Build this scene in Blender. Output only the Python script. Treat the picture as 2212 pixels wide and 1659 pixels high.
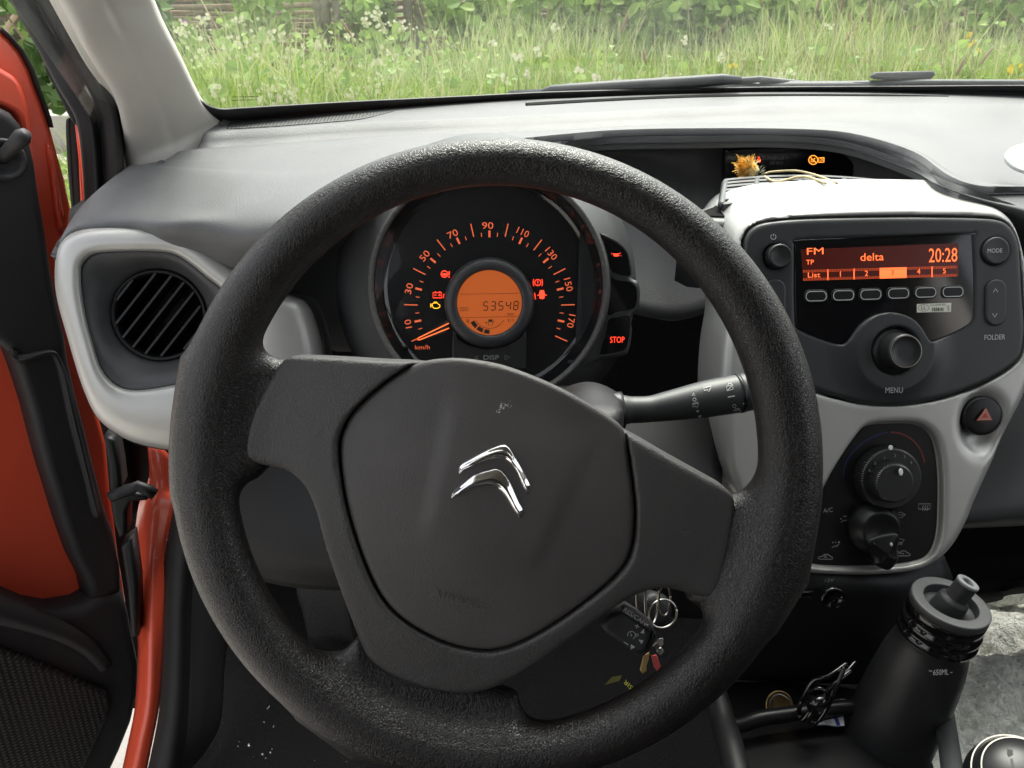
import bpy, bmesh, math, random
import numpy as np
from mathutils import Vector
random.seed(7); rng = np.random.default_rng(7)
rad = math.radians
for o in list(bpy.data.objects): bpy.data.objects.remove(o, do_unlink=True)
SC = bpy.context.scene
COL = SC.collection

# ------------------------------------------------------------------ camera
CAMZ, PITCH, YAW, FPX = 1.18, 28.0, 3.0, 1827.0          # FPX: focal length in units of a 2212 px wide picture
C = np.array([0.0, 0.0, CAMZ])
cam = bpy.data.cameras.new('camera'); camo = bpy.data.objects.new('camera', cam); COL.objects.link(camo)
camo.location = C; camo.rotation_euler = (rad(90 - PITCH), 0, rad(-YAW))
cam.sensor_width = 36; cam.lens = 36 * FPX / 2212; cam.clip_start = 0.02; cam.clip_end = 500
SC.camera = camo
cam.dof.use_dof = True; cam.dof.focus_distance = .66; cam.dof.aperture_fstop = 34
SC.render.resolution_x, SC.render.resolution_y = 1024, 768

# ------------------------------------------------------------------ light
SUN_EL, SUN_AZ = 56.0, 18.0        # azimuth: 0 = straight ahead of the car, clockwise
wd = bpy.data.worlds.new('World'); SC.world = wd; wd.use_nodes = True
nt = wd.node_tree; nt.nodes.clear()
out = nt.nodes.new('ShaderNodeOutputWorld'); bg = nt.nodes.new('ShaderNodeBackground'); sky = nt.nodes.new('ShaderNodeTexSky')
sky.sky_type = 'NISHITA'; sky.sun_disc = False; sky.sun_elevation = rad(SUN_EL); sky.sun_rotation = rad(SUN_AZ)
sky.air_density = 1.0; sky.dust_density = 4.0; sky.ozone_density = 1.0
hs = nt.nodes.new('ShaderNodeHueSaturation'); hs.inputs['Saturation'].default_value = 0.22   # a thin even cloud cover
nt.links.new(sky.outputs[0], hs.inputs['Color']); nt.links.new(hs.outputs[0], bg.inputs[0]); bg.inputs[1].default_value = 0.15
nt.links.new(bg.outputs[0], out.inputs[0])
sl = bpy.data.lights.new('sun', 'SUN'); sl.energy = 1.5; sl.angle = rad(35); sl.color = (1, .96, .9)
so = bpy.data.objects.new('sun', sl); COL.objects.link(so)
sd = Vector((math.sin(rad(SUN_AZ)) * math.cos(rad(SUN_EL)), math.cos(rad(SUN_AZ)) * math.cos(rad(SUN_EL)), math.sin(rad(SUN_EL))))
so.rotation_euler = sd.to_track_quat('Z', 'Y').to_euler(); so.location = (0, 0, 6)
SC.view_settings.view_transform = 'Standard'; SC.view_settings.look = 'None'
SC.view_settings.gamma = 1.0; SC.view_settings.use_curve_mapping = False
SC.view_settings.exposure = 1.65
SC.cycles.use_denoising = True
SC.cycles.max_bounces = 10; SC.cycles.diffuse_bounces = 6; SC.cycles.glossy_bounces = 4
SC.cycles.transparent_max_bounces = 12; SC.cycles.sample_clamp_indirect = 6

# ------------------------------------------------------------------ picture geometry
_p, _y = rad(PITCH), rad(YAW)
FW = np.array([math.sin(_y) * math.cos(_p), math.cos(_y) * math.cos(_p), -math.sin(_p)])
RT = np.array([math.cos(_y), -math.sin(_y), 0.0]); UP = np.cross(RT, FW)
def ray(px, py): return FW + RT * ((px - 1106) / FPX) - UP * ((py - 829.5) / FPX)
def P(px, py, d): return C + ray(px, py) * d
def PZ(px, py, z):                       # z relative to the camera height
    r = ray(px, py); return C + r * (z / r[2])
def PY(px, py, y):
    r = ray(px, py); return C + r * (y / r[1])
def pt(t):                               # (px, py, v): v < 0 height below camera; v > 0 forward distance
    return PZ(*t) if t[2] < 0 else PY(*t)
class Fr:
    """a plane in the car: origin O, axes u (right) v (up) n (towards the driver)"""
    def __init__(s, O, el, yaw=0., roll=0.):
        e, w = rad(el), rad(yaw)
        s.O = np.array(O, float)
        s.n = np.array([math.sin(w) * math.cos(e), -math.cos(w) * math.cos(e), math.sin(e)])
        u = np.array([math.cos(w), math.sin(w), 0.]); v = np.cross(s.n, u); r = rad(roll)
        s.u = u * math.cos(r) + v * math.sin(r); s.v = np.cross(s.n, s.u)
    def loc(s, px, py, z=0.):
        r = ray(px, py); o = s.O + s.n * z
        t = np.dot(o - C, s.n) / np.dot(r, s.n); q = C + r * t - o
        return (float(np.dot(q, s.u)), float(np.dot(q, s.v)))
    def locs(s, pts, z=0.): return [s.loc(x, y, z) for x, y in pts]
    def W(s, a, b, z=0.): return s.O + s.u * a + s.v * b + s.n * z
    def at(s, px, py, z=0.): return s.W(*s.loc(px, py, z), z)
    def scale(s, px, py):                # metres per picture unit
        a = s.loc(px - 5, py); b = s.loc(px + 5, py); return math.hypot(a[0] - b[0], a[1] - b[1]) / 10
def conv(ox, oy, k):
    def f(*a):
        a = a[0] if len(a) == 1 else a
        if isinstance(a, str): return [(ox + float(q.split(',')[0]) * k, oy + float(q.split(',')[1]) * k) for q in a.split()]
        if isinstance(a[0], (tuple, list)): return [(ox + x * k, oy + y * k) for x, y in a]
        return (ox + a[0] * k, oy + a[1] * k)
    f.k = k
    return f
cO = conv(0, 0, 1); cA = conv(0, 0, .3472); cB = conv(713.2, 0, .3472); cC = conv(1443.9, 0, .3472)
cD = conv(0, 466.3, .3472); cE = conv(713.2, 466.3, .3472); cF = conv(1443.9, 466.3, .3472)
cG = conv(0, 1042.3, .3718); cH = conv(713.2, 1042.3, .3718); cI = conv(1443.9, 1042.3, .3718)
cJ = conv(1591, 877.8, .2808); cK = conv(1892.7, 1179.5, .28895); cL = conv(1179.5, 1234.4, .1984); cM = conv(1481.2, 296.2, .248)
cN = conv(1536.1, 1371.5, .30556); cQ = conv(0, 192, .21497); cR = conv(192, 822.9, .33073); cS = conv(0, 685.8, .24808); cT = conv(1865.3, 822.9, .26447)

# ------------------------------------------------------------------ objects
ROOTLOC = {}
def thing(name, label, cat, loc, group=None):
    o = bpy.data.objects.new(name, None); COL.objects.link(o); o.empty_display_size = .02
    o.location = tuple(float(q) for q in loc); o['label'] = label; o['category'] = cat
    if group: o['group'] = group
    ROOTLOC[o] = np.array(loc, float); return o
def mk(name, V, F, mat, parent=None, smooth=True, label=None, flat=()):
    V = np.asarray(V, float); base = ROOTLOC[parent] if parent is not None else V.mean(0)
    me = bpy.data.meshes.new(name); me.from_pydata((V - base).tolist(), [], [tuple(int(i) for i in f) for f in F]); me.update()
    me.materials.append(M[mat] if isinstance(mat, str) else mat)
    if smooth:
        me.polygons.foreach_set('use_smooth', [True] * len(me.polygons))
        for i in flat: me.polygons[i].use_smooth = False
    o = bpy.data.objects.new(name, me); COL.objects.link(o)
    if parent is None: o.location = base
    else: o.parent = parent
    ROOTLOC[o] = base
    if label: o['label'] = label
    return o
def tag(o, label, cat, group=None):
    o['label'] = label; o['category'] = cat
    if group: o['group'] = group
    return o

def ordinal(n):
    u = ['', 'first', 'second', 'third', 'fourth', 'fifth', 'sixth', 'seventh', 'eighth', 'ninth', 'tenth', 'eleventh', 'twelfth', 'thirteenth', 'fourteenth', 'fifteenth', 'sixteenth', 'seventeenth', 'eighteenth', 'nineteenth']
    t = {2: 'twent', 3: 'thirt', 4: 'fort', 5: 'fift'}
    return u[n] if n < 20 else t[n // 10] + ('ieth' if n % 10 == 0 else 'y-' + u[n % 10])
def picx(o): p = ROOTLOC[o] - C; return float(p @ RT / (p @ FW))
def rank(objs, phrase):                  # tell look-alikes apart by their order along the meadow
    for i, o in enumerate(sorted(objs, key=picx)): o['label'] = phrase % ordinal(i + 1)

# ------------------------------------------------------------------ shape helpers
def catmull(pts, n, closed=True):
    p = np.asarray(pts, float); N = len(p)
    if closed: q = np.concatenate([p[-1:], p, p[:2]]); segs = N
    else: q = np.concatenate([2 * p[:1] - p[1:2], p, 2 * p[-1:] - p[-2:-1]]); segs = N - 1
    outp = []
    for i in range(segs):
        p0, p1, p2, p3 = q[i:i + 4]
        k = max(2, int(round(n / segs)))
        for t in np.arange(k) / k:
            outp.append(.5 * (2 * p1 + (p2 - p0) * t + (2 * p0 - 5 * p1 + 4 * p2 - p3) * t * t + (3 * p1 - p0 - 3 * p2 + p3) * t ** 3))
    if not closed: outp.append(p[-1])
    return np.array(outp)
def ccw(p):
    p = np.asarray(p, float); x, y = p[:, 0], p[:, 1]
    return p if np.sum(x * np.roll(y, -1) - np.roll(x, -1) * y) > 0 else p[::-1]
def inset(p, r):
    e = np.roll(p, -1, 0) - p; L = np.hypot(e[:, 0], e[:, 1])[:, None] + 1e-12; nn = np.stack([-e[:, 1], e[:, 0]], 1) / L
    m = nn + np.roll(nn, 1, 0); m /= (np.hypot(m[:, 0], m[:, 1])[:, None] + 1e-9)
    c = np.clip(np.sum(m * nn, 1, keepdims=True), .5, 1)
    return p + m * r / c
def roundrect(cx, cy, w, h, r, k=5):
    o = []
    for sx, sy, a0 in ((1, 1, 0), (-1, 1, 90), (-1, -1, 180), (1, -1, 270)):
        for i in range(k + 1):
            a = rad(a0 + 90 * i / k); o.append((cx + sx * (w / 2 - r) + r * math.cos(a), cy + sy * (h / 2 - r) + r * math.sin(a)))
    return o
def circ(cx, cy, r, n=40, ry=None): return [(cx + r * math.cos(2 * math.pi * i / n), cy + (ry or r) * math.sin(2 * math.pi * i / n)) for i in range(n)]
def plate(name, fr, pts, z0, z1, mat, parent, bev=.001, seg=3, dome=0., label=None, smoothn=0, rings=5):
    """solid with the outline pts (local), from z0 to z1 along the frame's normal, front edge rounded"""
    if smoothn: pts = catmull(pts, smoothn)
    p = ccw(pts); n = len(p); L = [(p, z0)]
    if bev > 0:
        for i in range(seg + 1):
            a = math.pi / 2 * i / seg; L.append((inset(p, bev * (1 - math.cos(a))), z1 - bev + bev * math.sin(a)))
    else: L.append((p, z1))
    last, zl = L[-1]
    if dome:
        c = last.mean(0)
        for i in range(1, rings + 1):
            t = i / (rings + .6); L.append((last + (c - last) * t, zl + dome * (1 - (1 - t) ** 2)))
    V = [fr.W(a, b, z) for q, z in L for a, b in q]; F = []
    for k in range(len(L) - 1):
        for i in range(n): j = (i + 1) % n; F.append((k * n + i, k * n + j, (k + 1) * n + j, (k + 1) * n + i))
    F.append(tuple(range((len(L) - 1) * n, len(L) * n))); F.append(tuple(range(n - 1, -1, -1)))
    return mk(name, V, F, mat, parent, True, label, flat=() if dome else (len(F) - 2, len(F) - 1))
def loft(name, loops, mat, parent, closed=True, capends=False, label=None, smooth=True):
    n = len(loops[0]); V = [q for l in loops for q in l]; F = []
    for k in range(len(loops) - 1):
        for i in range(n if closed else n - 1): j = (i + 1) % n; F.append((k * n + i, k * n + j, (k + 1) * n + j, (k + 1) * n + i))
    if capends: F.append(tuple(range(n - 1, -1, -1))); F.append(tuple(range((len(loops) - 1) * n, len(loops) * n)))
    return mk(name, V, F, mat, parent, smooth, label)
def lathe(name, fr, prof, mat, parent, n=40, cx=0., cy=0., label=None, cap=True):
    """prof: (radius, z) pairs along the frame's normal"""
    loops = [[fr.W(cx + r * math.cos(2 * math.pi * i / n), cy + r * math.sin(2 * math.pi * i / n), z) for i in range(n)] for r, z in prof]
    return loft(name, loops, mat, parent, True, cap, label)
def tube(name, path, r, mat, parent, n=10, label=None, flatten=None):
    path = np.asarray(path, float); m = len(path); r = np.broadcast_to(np.asarray(r, float), (m,))
    tg = np.gradient(path, axis=0); tg /= np.linalg.norm(tg, axis=1)[:, None] + 1e-12
    a = np.array([0, 0, 1.]) if abs(tg[0][2]) < .9 else np.array([1., 0, 0]); u = np.cross(tg[0], a); u /= np.linalg.norm(u); loops = []
    for i in range(m):
        u = u - tg[i] * np.dot(u, tg[i]); u /= np.linalg.norm(u); v = np.cross(tg[i], u)
        loops.append([path[i] + (u * math.cos(2 * math.pi * k / n) + v * math.sin(2 * math.pi * k / n)) * r[i] for k in range(n)])
    return loft(name, loops, mat, parent, True, True, label)
def cr2(g, k):
    """dense bicubic (Catmull-Rom) surface through a control grid"""
    g = np.asarray(g, float)
    def up(a):
        q = np.concatenate([2 * a[:1] - a[1:2], a, 2 * a[-1:] - a[-2:-1]]); o = []
        for i in range(len(a) - 1):
            p0, p1, p2, p3 = q[i:i + 4]
            for t in np.arange(k) / k: o.append(.5 * (2 * p1 + (p2 - p0) * t + (2 * p0 - 5 * p1 + 4 * p2 - p3) * t * t + (3 * p1 - p0 - 3 * p2 + p3) * t ** 3))
        o.append(a[-1]); return np.array(o)
    return np.swapaxes(up(np.swapaxes(up(g), 0, 1)), 0, 1)
def sheet(name, G, mat, parent, th=.004, label=None, relax=0, noise=None):
    """a curved panel of thickness th through the dense grid G (front side faces the cabin)"""
    G = np.array(G, float)
    for _ in range(relax):
        G[1:-1, 1:-1] = .5 * G[1:-1, 1:-1] + .125 * (G[:-2, 1:-1] + G[2:, 1:-1] + G[1:-1, :-2] + G[1:-1, 2:])
    if noise is not None: G = noise(G)
    a, b = G.shape[:2]; nu = np.gradient(G, axis=0); nv = np.gradient(G, axis=1); nn = np.cross(nv, nu); nn /= np.linalg.norm(nn, axis=2)[..., None] + 1e-12
    if np.sum(nn * (C - G)) < 0: nn = -nn
    B = G - nn * th; V = np.concatenate([G.reshape(-1, 3), B.reshape(-1, 3)]); F = []; o = a * b
    ix = lambda i, j: i * b + j
    for i in range(a - 1):
        for j in range(b - 1):
            F.append((ix(i, j), ix(i + 1, j), ix(i + 1, j + 1), ix(i, j + 1))); F.append((o + ix(i, j), o + ix(i, j + 1), o + ix(i + 1, j + 1), o + ix(i + 1, j)))
    rim = [ix(0, j) for j in range(b)] + [ix(i, b - 1) for i in range(1, a)] + [ix(a - 1, j) for j in range(b - 2, -1, -1)] + [ix(i, 0) for i in range(a - 2, 0, -1)]
    for q in range(len(rim)): r0, r1 = rim[q], rim[(q + 1) % len(rim)]; F.append((r0, r1, o + r1, o + r0))
    f0 = F[0]; nrm = np.cross(V[f0[1]] - V[f0[0]], V[f0[2]] - V[f0[0]])
    if np.dot(nrm, nn[0, 0]) < 0: F = [f[::-1] for f in F]
    return mk(name, V, F, mat, parent, True, label)
def net(name, rows, mat, parent, k=6, th=.004, relax=0, label=None, noise=None, d=False):
    return sheet(name, cr2([[P(*q) if d else pt(q) for q in r] for r in rows], k), mat, parent, th, label, relax, noise)
def strip(pts, w, closed=False):
    """flat ribbon along local 2D points"""
    p = np.asarray(pts, float); n = len(p)
    if closed: e = np.roll(p, -1, 0) - np.roll(p, 1, 0)
    else: e = np.gradient(p, axis=0)
    e /= np.hypot(e[:, 0], e[:, 1])[:, None] + 1e-12; nn = np.stack([-e[:, 1], e[:, 0]], 1) * w / 2
    V = np.concatenate([p - nn, p + nn]); F = []
    for i in range(n if closed else n - 1): j = (i + 1) % n; F.append((i, j, n + j, n + i))
    return V, F
def marks(name, fr, z, mat, parent, lines=(), fills=(), label=None):
    """printed marks: lines = [(pixel points, width px, closed)], fills = [pixel polygon]"""
    V, F = [], []
    for pts, w, cl in lines:
        q = fr.locs(pts, z); sc = fr.scale(*pts[0]); v, f = strip(q, w * sc, cl); o = len(V)
        V += [fr.W(a, b, z) for a, b in v]; F += [tuple(o + i for i in g) for g in f]
    for pts in fills:
        q = ccw(fr.locs(pts, z)); o = len(V); V += [fr.W(a, b, z) for a, b in q]; F.append(tuple(range(o, o + len(q))))
    return mk(name, V, F, mat, parent, False, label)
_tc = {}
def glyphs(s):
    if s not in _tc:
        cu = bpy.data.curves.new('t', 'FONT'); cu.body = s; cu.resolution_u = 3; ob = bpy.data.objects.new('t', cu)
        me = bpy.data.meshes.new_from_object(ob); v = np.array([w.co[:2] for w in me.vertices]); f = [tuple(q.vertices) for q in me.polygons]
        bpy.data.objects.remove(ob); bpy.data.curves.remove(cu); bpy.data.meshes.remove(me); _tc[s] = (v, f)
    v, f = _tc[s]; lo, hi = v.min(0), v.max(0); return (v - lo) / (hi - lo + 1e-9), f, (hi - lo)
def text(s, fr, p0, p1, h, z, mat, parent, name='lettering', slant=0., bold=0.):
    """lettering whose lower left corner is at pixel p0, lower right at p1, h px tall"""
    v, f, sz = glyphs(s); a = np.array(fr.loc(*p0, z)); b = np.array(fr.loc(*p1, z)); d = b - a; sc = fr.scale(*p0)
    if len(s) == 1 and name == 'numeral': k = min(1, h * sc * sz[0] / sz[1] / np.hypot(*d)); a = a + d * (1 - k) / 2; d = d * k
    up = np.array([-d[1], d[0]]) / np.hypot(*d) * h * sc
    V = [fr.W(*(a + d * (x + slant * y * h * sc / np.hypot(*d)) + up * y), z) for x, y in v]
    return mk(name, V, f, mat, parent, False)
def polysd(X, Y, poly):
    p = np.asarray(poly, float); d = np.full(X.shape, 1e9); ins = np.zeros(X.shape, bool)
    for i in range(len(p)):
        a, b = p[i], p[(i + 1) % len(p)]; e = b - a; wx, wy = X - a[0], Y - a[1]
        t = np.clip((wx * e[0] + wy * e[1]) / (e @ e + 1e-15), 0, 1); d = np.minimum(d, (wx - e[0] * t) ** 2 + (wy - e[1] * t) ** 2)
        c = ((a[1] <= Y) & (b[1] > Y)) | ((b[1] <= Y) & (a[1] > Y))
        if abs(e[1]) > 1e-12: ins ^= c & (X < a[0] + (Y - a[1]) * e[0] / e[1])
    d = np.sqrt(d); return np.where(ins, -d, d)
def smin(a, b, k): h = np.clip(.5 + .5 * (b - a) / k, 0, 1); return b + (a - b) * h - k * h * (1 - h)
def smax(a, b, k): return -smin(-a, -b, k)
def slab(d2, Z, z0, z1, r):
    a = d2 + r; b = np.maximum(z0 + r - Z, Z - (z1 - r))
    return np.minimum(np.maximum(a, b), 0) + np.sqrt(np.maximum(a, 0) ** 2 + np.maximum(b, 0) ** 2) - r
def grid3(lo, hi, h):
    ax = [np.arange(lo[i], hi[i] + h, h) for i in range(3)]; return np.meshgrid(*ax, indexing='ij')
def surfnet(name, Fv, lo, h, fr, mat, parent, label=None):
    """surface nets: a smooth skin round the region Fv < 0"""
    nx, ny, nz = Fv.shape; neg = Fv < 0
    S = np.zeros((nx - 1, ny - 1, nz - 1, 3)); N = np.zeros((nx - 1, ny - 1, nz - 1))
    for ax in range(3):
        o1, o2 = [q for q in range(3) if q != ax]
        for d1 in (0, 1):
            for d2 in (0, 1):
                sl = [slice(0, -1)] * 3; sl[o1] = slice(d1, Fv.shape[o1] - 1 + d1); sl[o2] = slice(d2, Fv.shape[o2] - 1 + d2); A = tuple(sl)
                sl[ax] = slice(1, None); B = tuple(sl); fa, fb = Fv[A], Fv[B]; m = neg[A] != neg[B]
                t = np.where(m, fa / np.where(m, fa - fb, 1), 0)
                S[..., ax] += np.where(m, t, 0); S[..., o1] += m * d1; S[..., o2] += m * d2; N += m
    act = N > 0; idx = np.full(N.shape, -1); ids = np.argwhere(act); idx[act] = np.arange(len(ids))
    V = np.array(lo) + (ids + S[act] / N[act][:, None]) * h; F = []
    for ax in range(3):
        o1, o2 = (ax + 1) % 3, (ax + 2) % 3
        sl = [slice(None)] * 3; sl[ax] = slice(0, -1); sl[o1] = slice(1, -1); sl[o2] = slice(1, -1); A = tuple(sl); sl[ax] = slice(1, None); B = tuple(sl)
        m = np.argwhere(neg[A] != neg[B]); inside = neg[A][neg[A] != neg[B]]
        off = np.zeros(3, int); off[o1] = 1; off[o2] = 1; m = m + off
        def cell(a, b): q = m.copy(); q[:, o1] -= a; q[:, o2] -= b; return idx[q[:, 0], q[:, 1], q[:, 2]]
        Q = np.stack([cell(1, 1), cell(0, 1), cell(0, 0), cell(1, 0)], 1); Q[~inside] = Q[~inside][:, ::-1]; F.append(Q)
    F = np.concatenate(F); W = fr.O + V[:, :1] * fr.u + V[:, 1:2] * fr.v + V[:, 2:] * fr.n
    return mk(name, W, F, mat, parent, True, label)

# ------------------------------------------------------------------ materials
M = {}
def mat(name, col, rough=.5, metal=0., bumps=(), spec=.5, coat=0., emit=None, est=1., var=0., vscale=20., trans=0., sheen=0.):
    m = bpy.data.materials.new(name); m.use_nodes = True; t = m.node_tree; N = t.nodes; b = N['Principled BSDF']
    b.inputs['Base Color'].default_value = (*col, 1); b.inputs['Roughness'].default_value = rough; b.inputs['Metallic'].default_value = metal
    b.inputs['Specular IOR Level'].default_value = spec; b.inputs['Coat Weight'].default_value = coat; b.inputs['Coat Roughness'].default_value = .08
    if sheen: b.inputs['Sheen Weight'].default_value = sheen
    if emit: b.inputs['Emission Color'].default_value = (*emit, 1); b.inputs['Emission Strength'].default_value = est
    if bumps or var: tc = N.new('ShaderNodeTexCoord')
    if var:
        n = N.new('ShaderNodeTexNoise'); n.inputs['Scale'].default_value = vscale; n.inputs['Detail'].default_value = 6; t.links.new(tc.outputs['Object'], n.inputs['Vector'])
        r = N.new('ShaderNodeMapRange'); r.inputs[1].default_value = .3; r.inputs[2].default_value = .7; r.inputs[3].default_value = 1 - var; r.inputs[4].default_value = 1 + var
        t.links.new(n.outputs['Fac'], r.inputs[0]); mx = N.new('ShaderNodeMix'); mx.data_type = 'RGBA'; mx.blend_type = 'MULTIPLY'; mx.inputs['Factor'].default_value = 1
        mx.inputs['A'].default_value = (*col, 1); t.links.new(r.outputs[0], mx.inputs['B']); t.links.new(mx.outputs['Result'], b.inputs['Base Color'])
        r2 = N.new('ShaderNodeMapRange'); r2.inputs[3].default_value = max(rough - .08, 0.02); r2.inputs[4].default_value = min(rough + .08, 1); t.links.new(n.outputs['Fac'], r2.inputs[0]); t.links.new(r2.outputs[0], b.inputs['Roughness'])
    prev = None
    for kind, sc, st, dist in bumps:
        if kind == 'noise':
            n = N.new('ShaderNodeTexNoise'); n.inputs['Scale'].default_value = sc; n.inputs['Detail'].default_value = 3; o = n.outputs['Fac']
        else:
            n = N.new('ShaderNodeTexVoronoi'); n.inputs['Scale'].default_value = sc; n.feature = 'DISTANCE_TO_EDGE' if kind == 'cells' else 'F1'; o = n.outputs['Distance']
        t.links.new(tc.outputs['Object'], n.inputs['Vector'])
        if kind == 'cells':
            r = N.new('ShaderNodeMapRange'); r.inputs[2].default_value = .18; t.links.new(o, r.inputs[0]); o = r.outputs[0]
            w = N.new('ShaderNodeTexNoise'); w.inputs['Scale'].default_value = sc * .5; w.inputs['Detail'].default_value = 2; t.links.new(tc.outputs['Object'], w.inputs['Vector'])
            a = N.new('ShaderNodeVectorMath'); a.operation = 'MULTIPLY_ADD'; a.inputs[1].default_value = (2.2 / sc,) * 3; t.links.new(w.outputs['Color'], a.inputs[0]); t.links.new(tc.outputs['Object'], a.inputs[2]); t.links.new(a.outputs[0], n.inputs['Vector'])
        bp = N.new('ShaderNodeBump'); bp.inputs['Strength'].default_value = st; bp.inputs['Distance'].default_value = dist; t.links.new(o, bp.inputs['Height'])
        if prev: t.links.new(prev.outputs[0], bp.inputs['Normal'])
        prev = bp
    if prev: t.links.new(prev.outputs[0], b.inputs['Normal'])
    M[name] = m; return m
def glass(name, gl, tint=(1, 1, 1), rough=0.0, dust=0.0):
    m = bpy.data.materials.new(name); m.use_nodes = True; t = m.node_tree; N = t.nodes; N.clear(); o = N.new('ShaderNodeOutputMaterial')
    tr = N.new('ShaderNodeBsdfTransparent'); tr.inputs[0].default_value = (*tint, 1); g = N.new('ShaderNodeBsdfGlossy'); g.inputs['Roughness'].default_value = rough
    lw = N.new('ShaderNodeLayerWeight'); lw.inputs[0].default_value = .5; pw = N.new('ShaderNodeMath'); pw.operation = 'POWER'; pw.inputs[1].default_value = 5
    ma = N.new('ShaderNodeMath'); ma.operation = 'MULTIPLY_ADD'; ma.inputs[1].default_value = .5; ma.inputs[2].default_value = gl; mx = N.new('ShaderNodeMixShader')
    t.links.new(lw.outputs['Facing'], pw.inputs[0]); t.links.new(pw.outputs[0], ma.inputs[0]); t.links.new(ma.outputs[0], mx.inputs[0])
    t.links.new(tr.outputs[0], mx.inputs[1]); t.links.new(g.outputs[0], mx.inputs[2]); top = mx
    if dust:
        df = N.new('ShaderNodeBsdfTranslucent'); df.inputs[0].default_value = (.9, .9, .86, 1); m2 = N.new('ShaderNodeMixShader'); m2.inputs[0].default_value = dust
        tc = N.new('ShaderNodeTexCoord'); nz = N.new('ShaderNodeTexNoise'); nz.inputs['Scale'].default_value = 9; nz.inputs['Detail'].default_value = 9; nz.inputs['Roughness'].default_value = .72; mr = N.new('ShaderNodeMapRange'); mr.inputs[1].default_value = .38; mr.inputs[2].default_value = .68; mr.inputs[3].default_value = dust * .5; mr.inputs[4].default_value = dust * 2.2
        t.links.new(tc.outputs['Object'], nz.inputs['Vector']); t.links.new(nz.outputs['Fac'], mr.inputs[0]); t.links.new(mr.outputs[0], m2.inputs[0])
        t.links.new(mx.outputs[0], m2.inputs[1]); t.links.new(df.outputs[0], m2.inputs[2]); top = m2
    t.links.new(top.outputs[0], o.inputs[0]); M[name] = m
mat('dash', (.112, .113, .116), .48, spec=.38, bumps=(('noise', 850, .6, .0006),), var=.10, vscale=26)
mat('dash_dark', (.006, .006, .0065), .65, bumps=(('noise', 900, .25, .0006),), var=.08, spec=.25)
mat('black', (.008, .008, .009), .5, spec=.3, bumps=(('noise', 700, .2, .0005),))
mat('black_matt', (.008, .008, .008), .9, spec=.1)
mat('gloss_black', (.006, .006, .007), .06, coat=.3)
mat('face_black', (.008, .008, .009), .35, spec=.35)
mat('plastic', (.03, .031, .033), .45, bumps=(('noise', 1500, .15, .0004),), var=.05)
mat('panel_grey', (.05, .051, .053), .45, bumps=(('noise', 1500, .12, .0004),), var=.05)
mat('silver', (.45, .445, .425), .38, metal=.4, bumps=(('noise', 2500, .05, .0002),), var=.03)
mat('rim', (.0145, .0125, .0118), .31, bumps=(('cells', 600, .38, .0005), ('noise', 300, .10, .0008)), var=.18, vscale=22)
mat('spoke', (.050, .0470, .0455), .44, bumps=(('cells', 520, .34, .0005), ('noise', 300, .10, .0006)), var=.10)
mat('pad', (.066, .0605, .0585), .5, bumps=(('noise', 900, .6, .0006),), var=.10, vscale=24)
mat('knob', (.014, .014, .015), .42, bumps=(('noise', 1500, .1, .0004),))
mat('chrome', (.92, .91, .9), .06, metal=1.)
mat('steel', (.38, .36, .33), .28, metal=1.)
mat('brass', (.55, .38, .16), .35, metal=1.)
mat('seal', (.012, .0115, .011), .65, spec=.3, bumps=(('noise', 500, .3, .0006),))
mat('trim_pale', (.56, .535, .50), .62, bumps=(('noise', 1200, .2, .0005),), var=.03)
mat('red', (.63, .078, .036), .32, coat=.25, var=.03)
mat('door_trim', (.018, .017, .018), .6, spec=.35, bumps=(('noise', 900, .3, .0006),), var=.08)
mat('print', (.55, .55, .55), .6)
mat('print_dim', (.30, .30, .30), .6)
mat('print_dark', (.02, .02, .02), .6)
mat('orange', (.25, .05, .02), .5, emit=(1., .17, .06), est=.22)
mat('orange_hi', (.25, .05, .02), .5, emit=(1., .15, .035), est=.62)
mat('lamp_red', (.3, .02, .01), .5, emit=(1., .05, .02), est=.75)
mat('lamp_amber', (.3, .2, .02), .5, emit=(1., .5, .02), est=.55)
mat('lamp_orange', (.3, .1, .02), .5, emit=(1., .33, .04), est=.65)
mat('lcd', (.1, .03, .01), .35, emit=(1., .20, .035), est=.135)
mat('lcd_ink', (.025, .012, .006), .5)
mat('radio_lcd', (.02, .004, .002), .3, emit=(1., .06, .03), est=.012)
mat('radio_grid', (.1, .02, .01), .5, emit=(1., .12, .03), est=.28)
mat('white_plastic', (.85, .86, .84), .5)
mat('sticker', (.72, .72, .62), .6)
mat('paper', (.75, .76, .78), .7)
mat('blue', (.03, .04, .3), .6); mat('red_print', (.36, .05, .03), .5); mat('blue_print', (.012, .016, .08), .5); mat('arc_red', (.16, .022, .016), .5)
mat('bottle', (.020, .020, .021), .42, var=.05)
mat('bottle_cap', (.05, .051, .054), .55, var=.05)
mat('fleece', (.78, .79, .70), .95, bumps=(('noise', 420, 1., .004), ('noise', 130, .8, .006)), var=.22, vscale=90, sheen=.3)
mat('carpet', (.014, .014, .015), .95, bumps=(('noise', 800, .8, .002),), var=.3, vscale=300, spec=.08)
mat('rubber', (.016, .016, .017), .6)
mat('wiper', (.045, .05, .055), .55)
mat('petal', (.75, .42, .06), .8, var=.35, vscale=200); mat('petal_pale', (.8, .68, .36), .8, var=.2, vscale=200)
mat('sepal', (.10, .11, .07), .8, var=.3, vscale=200); mat('dry_stem', (.6, .5, .28), .7, var=.2, vscale=100)
mat('key_red', (.45, .06, .06), .35)
mat('yellow', (.45, .42, .05), .6)
glass('windscreen', .045, (.97, .99, .96), dust=.006); glass('clear', .012)
mat('frit', (.006, .006, .006), .5)
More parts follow.
